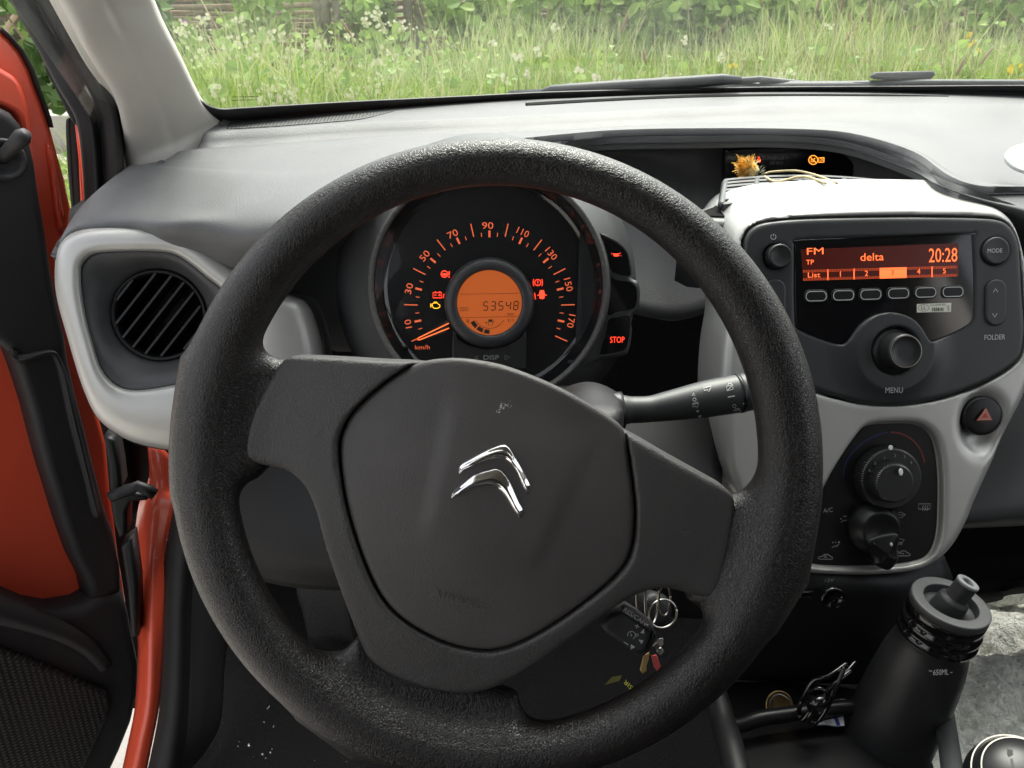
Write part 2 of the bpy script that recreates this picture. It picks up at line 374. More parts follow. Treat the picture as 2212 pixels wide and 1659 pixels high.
# ================================================================== CAR BODY
mat('headlining', (.22, .215, .205), .9)
body = thing('car', 'red hatchback car seen from inside, with pale pillar trim, windscreen and open door', 'car', (.36, .2, .0))
CX = .36                                           # centre line of the car
def yb(x): return 1.10 - .45 * (x - CX) ** 2       # plan curve of the windscreen's foot
def ws_g(p): return p[2] - (1.0 + (yb(p[0]) - p[1]) * .61)
def ws_hit(px, py, off=0.):
    r = ray(px, py); a, b = .2, 1.8
    for _ in range(50):
        m = (a + b) / 2
        if ws_g(C + r * m) < 0: a = m
        else: b = m
    return C + r * (a - off)
G = []
for i in range(25):
    t = i / 24; row = []
    for j in range(41):
        s = j / 40 * 2 - 1; x = CX + s * (.72 - .12 * t); y0 = yb(x); row.append((x, y0 + .03 - .72 * t, 1.0 + (-.03 + .72 * t) * .61))
    G.append(row)
screen = sheet('windscreen', np.array(G), 'windscreen', body, th=.005)
# black printed border along the foot of the pane
up_ = catmull([(405, 165), (412, 185), (420, 203), (432, 218), (450, 231), (479, 238), (521, 236), (620, 230), (768, 221.5), (900, 215), (1026, 209), (1165, 202), (1330, 197), (1481, 193.5), (1687, 190), (1965, 188.5), (2212, 187), (2420, 190)], 120, False)
dn_ = catmull([(395, 170), (396, 195), (400, 225), (408, 250), (425, 270), (479, 285), (521, 283), (620, 273), (768, 262), (900, 252), (1026, 242), (1165, 232), (1330, 226), (1481, 222), (1687, 218), (1965, 217), (2212, 221), (2420, 226)], 120, False)
V = [ws_hit(x, y, .006) for x, y in up_] + [ws_hit(x, y, .006) for x, y in dn_]; n = len(up_)
V += [v + np.array([0, .002, .0015]) for v in V[:2 * n]]
F = [(i, n + i, n + i + 1, i + 1) for i in range(n - 1)] + [(2 * n + i, 2 * n + i + 1, 3 * n + i + 1, 3 * n + i) for i in range(n - 1)] + [(i, i + 1, 2 * n + i + 1, 2 * n + i) for i in range(n - 1)]
mk('printed_border', V, F, 'frit', screen)
# tiny approval print in the corner of the glass
lab = Fr(ws_hit(530, 214, .008), 30, -8); L = []
for row, y in ((0, 209), (1, 216)):
    x = 500
    while x < 556:
        w = random.uniform(1.5, 4); L.append(([(x, y + (528 - x) * .02), (x + w, y + (528 - x) * .02)], 1.9, False)); x += w + random.uniform(1, 2.2)
marks('glass_print', lab, 0, 'frit', screen, L)
# front pillar trim
le = catmull([(-40, -330), (30, -190), (95, -70), (130, 0), (174, 80), (208, 139), (240, 187), (260, 236), (269, 295), (271, 365), (268, 430)], 50, False)
re_ = catmull([(195, -330), (250, -190), (300, -70), (328, 0), (347, 45), (382, 115), (410, 174), (431, 215), (456, 247), (482, 268), (500, 300)], 50, False)
rows = []
for a, b in zip(le, re_):
    dr = np.dot(ws_hit(b[0], min(b[1], 262), .0) - C, FW) - .010
    prof = [(-.12, .03), (-.03, .0), (0, -.052), (.2, -.054), (.40, -.047), (.50, -.039), (.60, -.034), (.8, -.02), (.95, -.006), (1.0, .004), (1.03, .02)]
    rows.append([P(*(a + (b - a) * t), dr + o) for t, o in prof])
sheet('pillar_trim', cr2(rows[::2] , 3), 'trim_pale', body, th=.003)
# soft rubber door seal round the pillar
sl_ = catmull([(-170, -300), (-40, -70), (21, 0), (48, 45), (88, 115), (118, 175), (150, 228), (168, 270), (178, 350), (184, 440), (186, 500)], 44, False)
sr_ = catmull([(-20, -300), (92, -70), (128, 0), (172, 80), (206, 139), (238, 187), (258, 236), (267, 295), (269, 365), (269, 410), (266, 470)], 44, False)
rows = []
for i, (a, b) in enumerate(zip(sl_, sr_)):
    d0 = .80 - .02 * i / 44
    rows.append([P(*(a + (b - a) * t), d0 + o) for t, o in ((-.02, .06), (.0, .028), (.12, .02), (.3, .014), (.44, .022), (.52, .026), (.62, .006), (.8, -.006), (.95, .004), (1.0, .03))])
sheet('door_seal', cr2(rows[::3], 3), 'seal', body, th=.004)
# black fender corner, dark quarter pane edge and red body strip seen in the door gap
gp = Fr(P(150, 330, 1.02), 8, 12)
plate('fender_trim', gp, gp.locs(catmull(cQ([(655, 330), (672, 298), (705, 296), (780, 365), (800, 700), (830, 1150), (842, 1300), (740, 1400), (705, 1150), (672, 800), (655, 470)]), 60)), -.03, 0, 'seal', body, .004)
plate('wing_strip', gp, gp.locs(cQ([(762, 338), (792, 338), (815, 600), (880, 1250), (900, 1400), (850, 1400), (822, 1170), (800, 700)])), -.02, .008, 'red', body, .002)
plate('pillar_skin', gp, gp.locs(catmull(cQ([(470, -220), (570, -10), (640, 130), (700, 250), (765, 350), (800, 330), (760, 100), (690, -80), (600, -260)]), 50)), -.02, .012, 'seal', body, .003)
# hinge pillar, seal and kick panel by the driver's left foot
R1 = [[(318, 958, .80), (345, 962, .80), (372, 990, .80)], [(322, 1030, .79), (352, 1040, .785), (386, 1060, .79)], [(300, 1090, .80), (325, 1090, .775), (382, 1085, .775)], [(290, 1180, .78), (322, 1180, .765), (356, 1190, .765)],
      [(292, 1300, .745), (322, 1300, .73), (356, 1300, .735)], [(298, 1400, .715), (325, 1400, .70), (355, 1400, .71)], [(292, 1520, .68), (320, 1520, .668), (345, 1520, .675)], [(275, 1610, .66), (300, 1610, .645), (328, 1610, .65)], [(255, 1700, .64), (282, 1700, .625), (310, 1700, .63)]]
net('hinge_pillar', R1, 'red', body, 4, .004)
net('sill_seal', [[(a, y, d + .012), (a + (b - a) * .25, y, d - .006), (a + (b - a) * .7, y, d - .008), (b, y, d + .008)] for a, b, y, d in
    ((368, 420, 985, .76), (380, 440, 1060, .755), (360, 425, 1180, .745), (354, 415, 1300, .715), (352, 412, 1400, .69), (345, 408, 1520, .655), (330, 402, 1610, .63), (310, 390, 1700, .61))], 'seal', body, 4, .004)
net('kick_panel', [[(398, 970, .82), (480, 960, .86), (560, 960, .95)], [(420, 1080, .80), (500, 1080, .85), (570, 1080, .95)], [(412, 1250, .745), (470, 1250, .79), (530, 1250, .88)], [(410, 1400, .705), (455, 1400, .73), (490, 1400, .80)],
                   [(405, 1550, .66), (445, 1550, .68), (478, 1550, .74)], [(398, 1620, .64), (425, 1620, .655), (450, 1615, .70)], [(390, 1670, .63), (400, 1668, .64), (410, 1665, .66)]], 'plastic', body, 5, .004)
net('door_gap_shade', [[(215, 880, .92), (270, 880, .93), (340, 880, .92)], [(225, 1050, .90), (275, 1050, .91), (340, 1050, .90)], [(250, 1250, .87), (285, 1250, .875), (330, 1250, .87)], [(262, 1400, .83), (288, 1400, .835), (325, 1400, .83)], [(268, 1520, .79), (288, 1530, .795), (318, 1530, .79)]], 'black_matt', body, 5, .01)  # black sheet added behind the gap, standing in for its shade
# hinges and check strap between door and pillar
hg = Fr(P(280, 1080, .87), 10, 10)
for q in (cG([(640, 90), (720, 75), (760, 60), (870, 85), (850, 110), (760, 115), (735, 170), (735, 300), (690, 330), (655, 230)]), cG([(700, 380), (765, 330), (800, 600), (805, 900), (760, 905), (740, 650), (715, 480)]), cS([(900, 1040), (1000, 1080), (1040, 1300), (1060, 1480), (960, 1560), (940, 1300)])):
    plate('hinge', hg, hg.locs(q), -.03, .0, 'black', body, .004)
tube('check_strap', [hg.at(*cG(q), .01) for q in ((640, 85), (700, 60), (760, 45), (800, 20), (850, 40), (900, 70))], .006, 'black', body, 8)
# the unseen shell round the cabin: roof, rear, far side, bonnet
def roofline(x, y): return 1.47 - .10 * (x - CX) ** 2 - .035 * (y + .5) ** 2
G = np.array([[(CX + (j / 12 * 2 - 1) * .60, .40 - i / 16 * 2.2, roofline(CX + (j / 12 * 2 - 1) * .60, .40 - i / 16 * 2.2)) for j in range(13)] for i in range(17)])
sheet('roof', G, 'headlining', body, .03)
for sx in (-1, 1):
    tube('roof_rail', [(CX + sx * (.72 - .12 * t), yb(CX + sx * .68) - .70 * t - .02, 1.0 + .43 * t) for t in (0, .5, 1)] if sx > 0 else [(CX - .62, .42 - .0, 1.42), (CX - .62, -.5, 1.44), (CX - .60, -1.6, 1.38)], .035, 'trim_pale', body, 10)
    tube('rear_pillar', [(CX + sx * .66, -.28, .35), (CX + sx * .68, -.30, .9), (CX + sx * .60, -.36, 1.44)], .06, 'trim_pale', body, 10)
G = np.array([[(CX + (j / 8 * 2 - 1) * .72, -1.75 + .1 * i / 6, .2 + 1.0 * i / 6) for j in range(9)] for i in range(7)]); sheet('tailgate', G, 'door_trim', body, .03)  # raised to narrow the rear opening and cut light from behind
G = np.array([[(1.10 + .03 * math.sin(i), 1.05 - j / 8 * 2.7, .25 + i / 5 * .68) for j in range(9)] for i in range(6)]); sheet('far_door', G, 'door_trim', body, .04)
for sx in (-1, 1):
    G = np.array([[(CX + sx * (.74 - .12 * (i / 5) ** 2), -.30 - j / 6 * 1.45, .25 + i / 5 * 1.2) for j in range(7)] for i in range(6)]); sheet('closed_rear_side', G, 'door_trim', body, .04)  # built full height without windows, to keep rear light out
for sx in (0, 1):  # unseen seats, added to block light from behind
    G = np.array([[(CX + (sx - .5) * .74 + (j / 8 * 2 - 1) * .25 * (1 if i < 8 else .55), -.42 - .03 * i + .05 * (j / 8 * 2 - 1) ** 2, .45 + i / 11 * .88) for j in range(9)] for i in range(12)]); sheet('seat_back', G, 'door_trim', body, .10)
    G = np.array([[(CX + (sx - .5) * .74 + (j / 8 * 2 - 1) * .25, -.40 + i / 8 * .52, .56 + .05 * i / 8 + .03 * (j / 8 * 2 - 1) ** 2) for j in range(9)] for i in range(9)]); sheet('seat_cushion', G, 'door_trim', body, .12)
G = np.array([[(CX + (j / 14 * 2 - 1) * .70, 1.17 - .38 * ((j / 14 * 2 - 1) * .72) ** 2 + .55 * i / 8, .955 - .10 * (j / 14 * 2 - 1) ** 2 - .16 * (i / 8) ** 1.6) for j in range(15)] for i in range(9)]); sheet('bonnet', G, 'red', body, .01)
G = np.array([[(-.38 + j / 12 * 1.46, -1.0 + i / 12 * 2.35, .30 + .10 * max(0, i / 12 * 2.35 - 1.9) * 2) for j in range(13)] for i in range(13)]); sheet('cabin_floor', G, 'carpet', body, .02)
G = np.array([[(-.36 + j / 10 * 1.46, 1.15 + .10 * (i / 8) , .30 + .66 * i / 8) for j in range(11)] for i in range(9)]); sheet('bulkhead', G, 'carpet', body, .02)

for sx in (-.79, .76):  # unseen side walls, added to stop light leaking into the footwell
    G = np.array([[(CX + sx, .90 + j / 6 * .45, .28 + i / 6 * .62) for j in range(7)] for i in range(7)]); sheet('inner_wing', G, 'carpet', body, .03)

# ================================================================== DOOR
DF = Fr(P(260, 1000, .95), 3, 45)
dl = DF.locs
shell = [(-140, 20), (-40, 38), (0, 62), (21, 80), (45, 108), (66, 146), (80, 187), (94, 222), (106, 257), (115, 288), (128, 337), (142, 385), (156, 451), (150, 500), (158, 600), (170, 700), (185, 800), (210, 880), (232, 960), (240, 1060), (250, 1130), (258, 1200), (268, 1260), (277, 1320), (281, 1400), (278, 1470), (268, 1540), (262, 1580), (245, 1640), (225, 1760), (-140, 1760)]
door = sh = plate('door', DF, dl(shell), -.02, 0, 'red', body, .006)
plate('raised_flange', DF, dl(catmull([(-60, 120), (0, 150), (30, 172), (48, 215), (58, 270), (68, 340), (78, 420), (92, 500), (105, 580), (118, 640), (104, 640), (88, 560), (74, 470), (60, 400), (50, 330), (40, 280), (20, 240), (-60, 200)], 70)), -.002, .012, 'red', sh, .005)
plate('pressed_rib', DF, dl(cA([(285, 890), (310, 905), (350, 1100), (390, 1330), (385, 1440), (350, 1420), (330, 1300), (300, 1050)])), -.004, .006, 'red', sh, .004)
plate('edge_seal', DF, dl([(0, 58), (21, 76), (47, 106), (69, 146), (83, 187), (96, 222), (108, 257), (112, 275), (106, 275), (98, 250), (88, 222), (76, 190), (62, 150), (42, 112), (18, 84), (0, 68)]), -.015, .006, 'seal', sh, .002)
band = [(-140, 170), (0, 240), (21, 264), (42, 305), (52, 347), (62, 417), (75, 486), (88, 580), (104, 657), (117, 710), (126, 770), (141, 835), (161, 909), (179, 984), (203, 1075), (223, 1130), (238, 1202), (240, 1256), (200, 1272), (172, 1276), (163, 1236), (137, 1185), (111, 1112), (94, 1055), (74, 992), (57, 930), (42, 870), (27, 822), (12, 778), (0, 748), (-140, 640)]
bd = plate('trim_panel', DF, dl(band), -.002, .030, 'door_trim', door, .009, 4)
plate('trim_ridge', DF, dl(catmull(cS([(0, 200), (60, 260), (330, 215), (420, 300), (500, 520), (560, 800), (620, 1050), (700, 1350), (760, 1600), (700, 1640), (640, 1400), (560, 1100), (480, 800), (420, 520), (360, 300), (300, 260), (60, 330), (0, 280)]), 80)), .026, .036, 'door_trim', door, .004)
low = [(-140, 1225), (0, 1265), (45, 1285), (93, 1293), (149, 1284), (180, 1266), (240, 1250), (252, 1290), (264, 1350), (277, 1410), (275, 1470), (262, 1530), (238, 1590), (210, 1650), (190, 1760), (-140, 1760)]
lt = plate('lower_trim', DF, dl(low), -.002, .034, 'door_trim', door, .012, 4)
tube('pocket_lip', [DF.at(x, y, .034) for x, y in catmull([(-140, 1270), (0, 1318), (70, 1340), (140, 1368), (190, 1400), (225, 1440)], 30, False)], np.linspace(.016, .007, 31)[:len(catmull([(0, 0)] * 6, 30, False))], 'door_trim', door, 10)
gm = bpy.data.materials.new('speaker_mesh'); gm.use_nodes = True; t_ = gm.node_tree; b_ = t_.nodes['Principled BSDF']; b_.inputs['Roughness'].default_value = .5
def dotmat(m, scale, c0, c1, axes=('X', 'Y'), strength=.8):
    """fine perforated metal or plastic: rows of dots"""
    t = m.node_tree; b = t.nodes['Principled BSDF']; tc = t.nodes.new('ShaderNodeTexCoord'); mp = t.nodes.new('ShaderNodeMapping'); t.links.new(tc.outputs['Object'], mp.inputs['Vector'])
    w = []
    for ax in axes:
        s = t.nodes.new('ShaderNodeTexWave'); s.bands_direction = ax; s.inputs['Scale'].default_value = scale; t.links.new(mp.outputs[0], s.inputs['Vector']); w.append(s)
    mu = t.nodes.new('ShaderNodeMath'); mu.operation = 'MULTIPLY'; t.links.new(w[0].outputs['Fac'], mu.inputs[0]); t.links.new(w[1].outputs['Fac'], mu.inputs[1])
    cr = t.nodes.new('ShaderNodeValToRGB'); cr.color_ramp.elements[0].position = .3; cr.color_ramp.elements[1].position = .62; cr.color_ramp.elements[0].color = (*c0, 1); cr.color_ramp.elements[1].color = (*c1, 1)
    t.links.new(mu.outputs[0], cr.inputs[0]); t.links.new(cr.outputs[0], b.inputs['Base Color']); bp = t.nodes.new('ShaderNodeBump'); bp.inputs['Strength'].default_value = strength; bp.inputs['Distance'].default_value = .001
    t.links.new(mu.outputs[0], bp.inputs['Height']); t.links.new(bp.outputs[0], b.inputs['Normal']); return mp
mp = dotmat(gm, 75, (.004, .004, .004), (.03, .028, .027), ('X', 'Z')); M['speaker_mesh'] = gm
sg = plate('speaker_grille', DF, dl(catmull([(-140, 1350), (0, 1372), (60, 1395), (115, 1418), (165, 1440), (195, 1456), (205, 1475), (200, 1510), (180, 1555), (150, 1620), (120, 1690), (60, 1800), (-140, 1800)], 80)), .030, .042, 'speaker_mesh', door, .006)
lever_c = DF.at(6, 345, .03)
LF = Fr(lever_c, 12, 40)
mb = lathe('lever_base', LF, [(.0185, -.004), (.0185, .006), (.0165, .009), (.013, .006), (.011, .001)], 'rubber', door, 28)
tube('mirror_lever', [DF.at(x, y, z) for x, y, z in ((4, 340, .03), (14, 330, .045), (30, 314, .058), (48, 296, .068), (57, 287, .072))], [.006, .0055, .0062, .0075, .005], 'rubber', door, 14)

# ================================================================== DASHBOARD
dash = thing('dashboard', 'grey textured dashboard with silver vent surround under the windscreen', 'dashboard', (.36, .9, .55))
def col(*q): return list(q)
cols = [
 [(490, 262, -.172), (470, 290, -.180), (385, 350, -.194), (290, 372, -.205), (210, 440, -.222), (158, 505, -.235), (140, 560, -.255)],
 [(479, 261, -.170), (440, 289, -.174), (360, 344, -.186), (275, 362, -.191), (190, 430, -.206), (140, 498, -.217), (118, 560, -.236)],
 [(540, 257, -.171), (515, 283, -.174), (440, 337, -.184), (360, 372, -.189), (265, 432, -.202), (190, 487, -.212), (170, 540, -.238)],
 [(640, 250, -.172), (610, 278, -.174), (545, 332, -.183), (470, 382, -.188), (380, 440, -.199), (290, 484, -.209), (280, 540, -.238)],
 [(768, 239, -.172), (740, 269, -.174), (690, 322, -.182), (620, 390, -.187), (520, 460, -.198), (400, 497, -.209), (390, 560, -.240)],
 [(900, 229, -.172), (890, 263, -.174), (860, 305, -.180), (800, 380, -.184), (680, 480, -.196), (545, 596, .69), (560, 670, .75)],
 [(1070, 217, -.172), (1070, 255, -.174), (1070, 308, -.181), (1040, 338, -.183), (900, 430, .80), (780, 600, .80), (760, 760, .80)],
 [(1215, 213, -.172), (1215, 249, -.174), (1215, 299, -.180), (1215, 320, .872), (1215, 333, .905), (1225, 430, .85), (1180, 640, .79)],
 [(1330, 208, -.172), (1330, 243, -.174), (1330, 290, -.179), (1330, 311, .860), (1330, 324, .893), (1370, 430, .865), (1400, 680, .77)],
 [(1481, 203, -.172), (1481, 236, -.174), (1481, 286, -.180), (1481, 309, .856), (1481, 322, .890), (1490, 420, .895), (1500, 680, .78)],
 [(1687, 198, -.172), (1687, 228, -.174), (1687, 286, -.180), (1687, 307, .848), (1687, 320, .882), (1690, 415, .905), (1690, 600, .82)],
 [(1830, 198, -.172), (1830, 226, -.174), (1830, 294, -.181), (1830, 322, .824), (1830, 335, .870), (1830, 425, .89), (1830, 600, .82)],
 [(1965, 199, -.172), (1965, 226, -.174), (1965, 330, -.184), (1965, 368, .745), (1965, 380, .80), (1965, 440, .84), (1965, 600, .82)],
 [(2050, 201, -.172), (2050, 227, -.174), (2046, 380, -.188), (2030, 402, .73), (2030, 415, .78), (2035, 470, .82), (2035, 600, .82)],
 [(2120, 202, -.172), (2120, 227, -.174), (2118, 397, -.191), (2132, 440, -.198), (2135, 480, .738), (2135, 540, .745), (2135, 700, .77)],
 [(2230, 203, -.172), (2230, 227, -.174), (2245, 395, -.195), (2252, 470, -.207), (2256, 540, .665), (2258, 640, .67), (2258, 800, .70)],
 [(2420, 212, -.172), (2420, 240, -.175), (2420, 400, -.195), (2420, 520, .65), (2420, 640, .64), (2420, 760, .66), (2420, 900, .70)],
 [(2700, 230, -.175), (2700, 260, -.178), (2700, 420, -.2), (2700, 540, .64), (2700, 660, .64), (2700, 780, .66), (2700, 920, .70)]]
for c in cols[7:14]:                      # the brow: a rounded lip, then the upright wall of the recess under it
    y2 = pt(c[2])[1]; c[3] = (*c[3][:2], y2 - .019); c[4] = (*c[4][:2], y2 + .035)
grid = np.array([[pt(c[r]) for c in cols] for r in range(7)])
wl = np.array([.33] * 7 + [.14] * 7 + [.33] * (len(cols) - 14))[:, None]
grid = np.concatenate([grid[:3], [grid[2] + (grid[3] - grid[2]) * wl], [grid[2] + (grid[3] - grid[2]) * (1 - wl)], grid[3:]])
D = cr2(grid, 9)
def crease(G):
    # soft step across the top of the pad
    r = 9 + 1
    G = G.copy(); G[r, :, 2] -= .005; G[r + 1:r + 3, :, 2] -= .0085; G[r + 3, :, 2] -= .005; G[r + 4, :, 2] -= .002; return G
pad_o = sheet('upper_pad', D, 'dash', dash, .006, relax=2, noise=crease)
from mathutils.bvhtree import BVHTree
_bv = BVHTree.FromPolygons([tuple(v.co + Vector(ROOTLOC[pad_o])) for v in pad_o.data.vertices], [tuple(p.vertices) for p in pad_o.data.polygons])
def onpad(px, py, lift=.0006):        # the point of the pad seen at a picture position
    r = ray(px, py); r = r / np.linalg.norm(r); h = _bv.ray_cast(Vector(C), Vector(r)); q = np.array(h[0]); n = np.array(h[1]); n = n if n[2] > 0 else -n; return q + n * lift
def padstrip(name, top, bot, m_, lift=.0006, nu=70, nv=5):
    t, b_ = catmull(top, nu, False), catmull(bot, nu, False); k = min(len(t), len(b_)); G = [[onpad(*(t[i] + (b_[i] - t[i]) * j / nv), lift) for i in range(k)] for j in range(nv + 1)]
    return sheet(name, np.array(G), m_, dash, .0012)
# left defroster speaker grille
dm = bpy.data.materials.new('perforated'); dm.use_nodes = True; dm.node_tree.nodes['Principled BSDF'].inputs['Roughness'].default_value = .55
dotmat(dm, 90, (.012, .012, .012), (.085, .087, .09), ('X', 'Y'), .5); M['perforated'] = dm
padstrip('perforated_strip', [(490, 278), (506, 264), (600, 256), (700, 249), (780, 244), (850, 240)], [(492, 279), (530, 278), (610, 273), (700, 266), (780, 258), (851, 240.6)], 'perforated')
padstrip('defroster_slot_shade', [(1138, 226), (1150, 222), (1300, 214), (1481, 206.5), (1687, 203.5), (1900, 204.5), (2050, 208)], [(1138, 227), (1150, 228), (1300, 219.5), (1481, 211.5), (1687, 207.5), (1900, 208), (2050, 208.6)], 'black_matt')  # flat dark strip on the pad, painting the shade inside the groove
# ---- left vent
VF = Fr(P(342, 690, .70), 20, 6)
vo = [(118, 600), (122, 545), (140, 512), (175, 496), (230, 490), (310, 489), (370, 493), (420, 510), (480, 553), (540, 602), (600, 637), (640, 641), (667, 660), (687, 710), (700, 775), (705, 850), (670, 910), (600, 945), (500, 965), (400, 973), (330, 966), (270, 947), (213, 905), (178, 835), (143, 720), (124, 650)]
vi = [(175, 584), (181, 567), (198, 551), (226, 545), (278, 543), (347, 544), (382, 551), (417, 574), (451, 602), (480, 625), (505, 660), (512, 710), (500, 762), (462, 806), (417, 826), (382, 831), (330, 840), (288, 843), (257, 836), (233, 817), (215, 789), (201, 744), (187, 692), (177, 633)]
def star(poly, c, n=120):
    p = np.asarray(poly, float); o = []
    for i in range(n):
        a = 2 * math.pi * i / n; dx, dy = math.cos(a), math.sin(a); best = None
        for k in range(len(p)):
            q, r = p[k], p[(k + 1) % len(p)]; e = r - q; den = dx * e[1] - dy * e[0]
            if abs(den) < 1e-12: continue
            w = q - c; t = (w[0] * e[1] - w[1] * e[0]) / den; s = (w[0] * dy - w[1] * dx) / den
            if t > 0 and -1e-9 <= s <= 1 + 1e-9: best = t if best is None else max(best, t)
        o.append(c + np.array([dx, dy]) * best)
    return np.array(o)
cen = np.array((345., 700.)); O_ = star(catmull(vo, 130), cen); I_ = star(catmull(vi, 130), cen)
loops = []
for t, z, bk in ((-.01, -.09, 1), (-.005, -.03, 1), (0, -.020, 0), (.05, -.010, 0), (.15, -.003, 0), (.32, .001, 0), (.6, .002, 0), (.84, .0015, 0), (.94, -.0005, 0), (1.0, -.004, 0), (1.005, -.012, 0)):
    loops.append([VF.at(*(o + (i - o) * t), z) if not bk else VF.W(*VF.loc(*(o + (i - o) * t), -.02), z) for o, i in zip(O_, I_)])
loft('vent_surround', loops[1:], 'silver', dash)
loft('vent_housing', [[q * 1.0 for q in l] for l in ([VF.W(*(np.array(VF.loc(*o, -.02)) * 1.012), z) for o in O_] for z in (-.10, -.05, -.022))], 'dash', dash)
ic = np.array(VF.loc(342, 682, -.02)); rv = .0395
lp = [[VF.at(*i, -.006) for i in I_]]
inn = [np.array(VF.loc(*i, -.008)) for i in I_]
for t, z in ((.03, -.0055), (.12, -.0055), (.35, -.008), (.62, -.014), (.85, -.020), (1.0, -.024)):
    lp.append([VF.W(*(q + (ic + (q - ic) / np.linalg.norm(q - ic) * rv - q) * t), z) for q in inn])
lp.append([VF.W(*(ic + (q - ic) / np.linalg.norm(q - ic) * rv), -.060) for q in inn])
vp = loft('vent_panel', lp, 'panel_grey', dash)
mk('vent_duct', lp[-1], [tuple(range(len(lp[-1])))], 'black_matt', dash, False)
VV = thing('air_vent', 'round black air vent with diagonal slats in silver surround', 'air vent', VF.W(*ic, -.03))
lathe('vent_ring', VF, [(rv - .0005, -.055), (rv - .0005, -.023), (rv - .002, -.0215), (rv - .004, -.024), (rv - .004, -.055)], 'black', VV, 48, *ic)
an = rad(48); du = np.array([math.cos(an), math.sin(an)]); dv = np.array([-du[1], du[0]])
for k in range(-3, 4):
    c = ic + dv * (k * .0112 + .001); hw = math.sqrt(max(.0354 ** 2 - (k * .0112) ** 2, 1e-6))
    if hw < .008: continue
    e = [c - du * hw, c + du * hw]
    V = []
    for s in (0, 1):
        for wv, z in ((.0009, -.023), (-.0009, -.023), (-.0034, -.042), (-.0014, -.042)): V.append(VF.W(*(e[s] + dv * wv), z))
    mk('slat', V, [(0, 1, 5, 4), (1, 2, 6, 5), (2, 3, 7, 6), (3, 0, 4, 7), (0, 3, 2, 1), (4, 5, 6, 7)], 'face_black', VV, False)
for k in (-1, 0, 1):
    c = ic + du * (k * .02); hw = math.sqrt(.034 ** 2 - (k * .02) ** 2)
    tube('cross_vane', [VF.W(*(c - dv * hw), -.043), VF.W(*(c + dv * hw), -.043)], .0012, 'black', VV, 6)
# ---- recess wall display for the passenger airbag lamp
AF = Fr(PY(1700, 362, .893), 5, 0)
ap = plate('airbag_display', AF, AF.locs(catmull([(1566, 330), (1580, 322), (1640, 318), (1740, 318), (1830, 326), (1845, 345), (1840, 400), (1820, 412), (1600, 412), (1566, 400)], 60)), -.01, 0, 'gloss_black', dash, .002)
text('PASSENGER', AF, cM(715, 195), cM(858, 195), 27 * .248, .0006, 'print_dim', ap); text('AIR BAG', AF, cM(732, 238), cM(845, 238), 25 * .248, .0006, 'print_dim', ap)
cx, cy = cM(1111, 199)
marks('airbag_lamp', AF, .0008, 'lamp_orange', ap, [(circ(cx, cy, 9.6, 28), 1.7, True), ([cM(1083, 172), cM(1140, 227)], 1.6, False), (cM([(1093, 190), (1093, 215), (1118, 215)]), 1.3, False), (cM([(1105, 195), (1112, 205), (1128, 212)]), 2.0, False)],
      [circ(*cM(1122, 188), 1.6, 10)])
marks('on_lamp', AF, .0008, 'lamp_orange', ap, [(cM([(1158, 180), (1206, 178), (1206, 218), (1158, 220)]), 1.6, True)]); text('ON', AF, cM(1166, 214), cM(1200, 213), 7.5, .0009, 'lamp_orange', ap)
marks('belt_lamp', AF, .0008, 'lamp_red', ap, fills=[circ(*cM(636, 178), 2.2, 12), [cM(*q) for q in ((622, 192), (650, 188), (652, 218), (640, 222))]])
# ---- grille tray behind the radio
KF = Fr((.30, .76, CAMZ - .203), 88)
kt = [(1545, 448), (1548, 425), (1575, 395), (1625, 380), (1720, 374), (1830, 374), (1900, 378), (1975, 390), (2010, 400), (2025, 445)]
tray = plate('tray', KF, KF.locs(catmull(kt, 60)), -.03, -.0075, 'black_matt', dash, .001)
kl = KF.locs
def tl(t): return [(1568 - 8 * t + (1995 - 1568) * s, (379 + 16 * (2 * s - .75) ** 2) + t * 50 + 6 * s * t) for s in np.linspace(0, 1, 24)]
for t in (0, .14, .28, .44, .62, .82, 1.02):
    v, f = strip(kl(tl(t)), .0052); m = len(v); VV_ = [KF.W(a, b, .0) for a, b in v] + [KF.W(a, b, -.008) for a, b in v]; n2 = m // 2
    F = [tuple(q) for q in f] + [tuple(m + i for i in q[::-1]) for q in f] + [(i + 1, i, m + i, m + i + 1) for i in range(n2 - 1)] + [(n2 + i, n2 + i + 1, m + n2 + i + 1, m + n2 + i) for i in range(n2 - 1)]
    mk('grille_bar', VV_, F, 'panel_grey', tray, False)
for s in (0, .16, .38, .6, .82, 1.0):
    a = [(1568 - 8 * t + (1995 - 1568) * s, (379 + 16 * (2 * s - .75) ** 2) + t * 50 + 6 * s * t) for t in np.linspace(0, 1.02, 8)]
    tube('grille_rib', [KF.W(*q, -.003) for q in kl(a)], (.0036), 'panel_grey', tray, 6)
plate('tray_body', KF, inset(ccw(KF.locs(catmull(kt, 60))), -.012), -.07, -.009, 'panel_grey', dash, .010, 5)
# white oval tag lying near the right edge
wt = tag(plate('oval_tag', Fr(P(2241, 341, .735), 50, -14), circ(0, 0, .026, 40, .0165), -.003, 0, 'white_plastic', None, .0012), 'plain white oval tag lying on the grey dashboard at the right edge', 'tag')
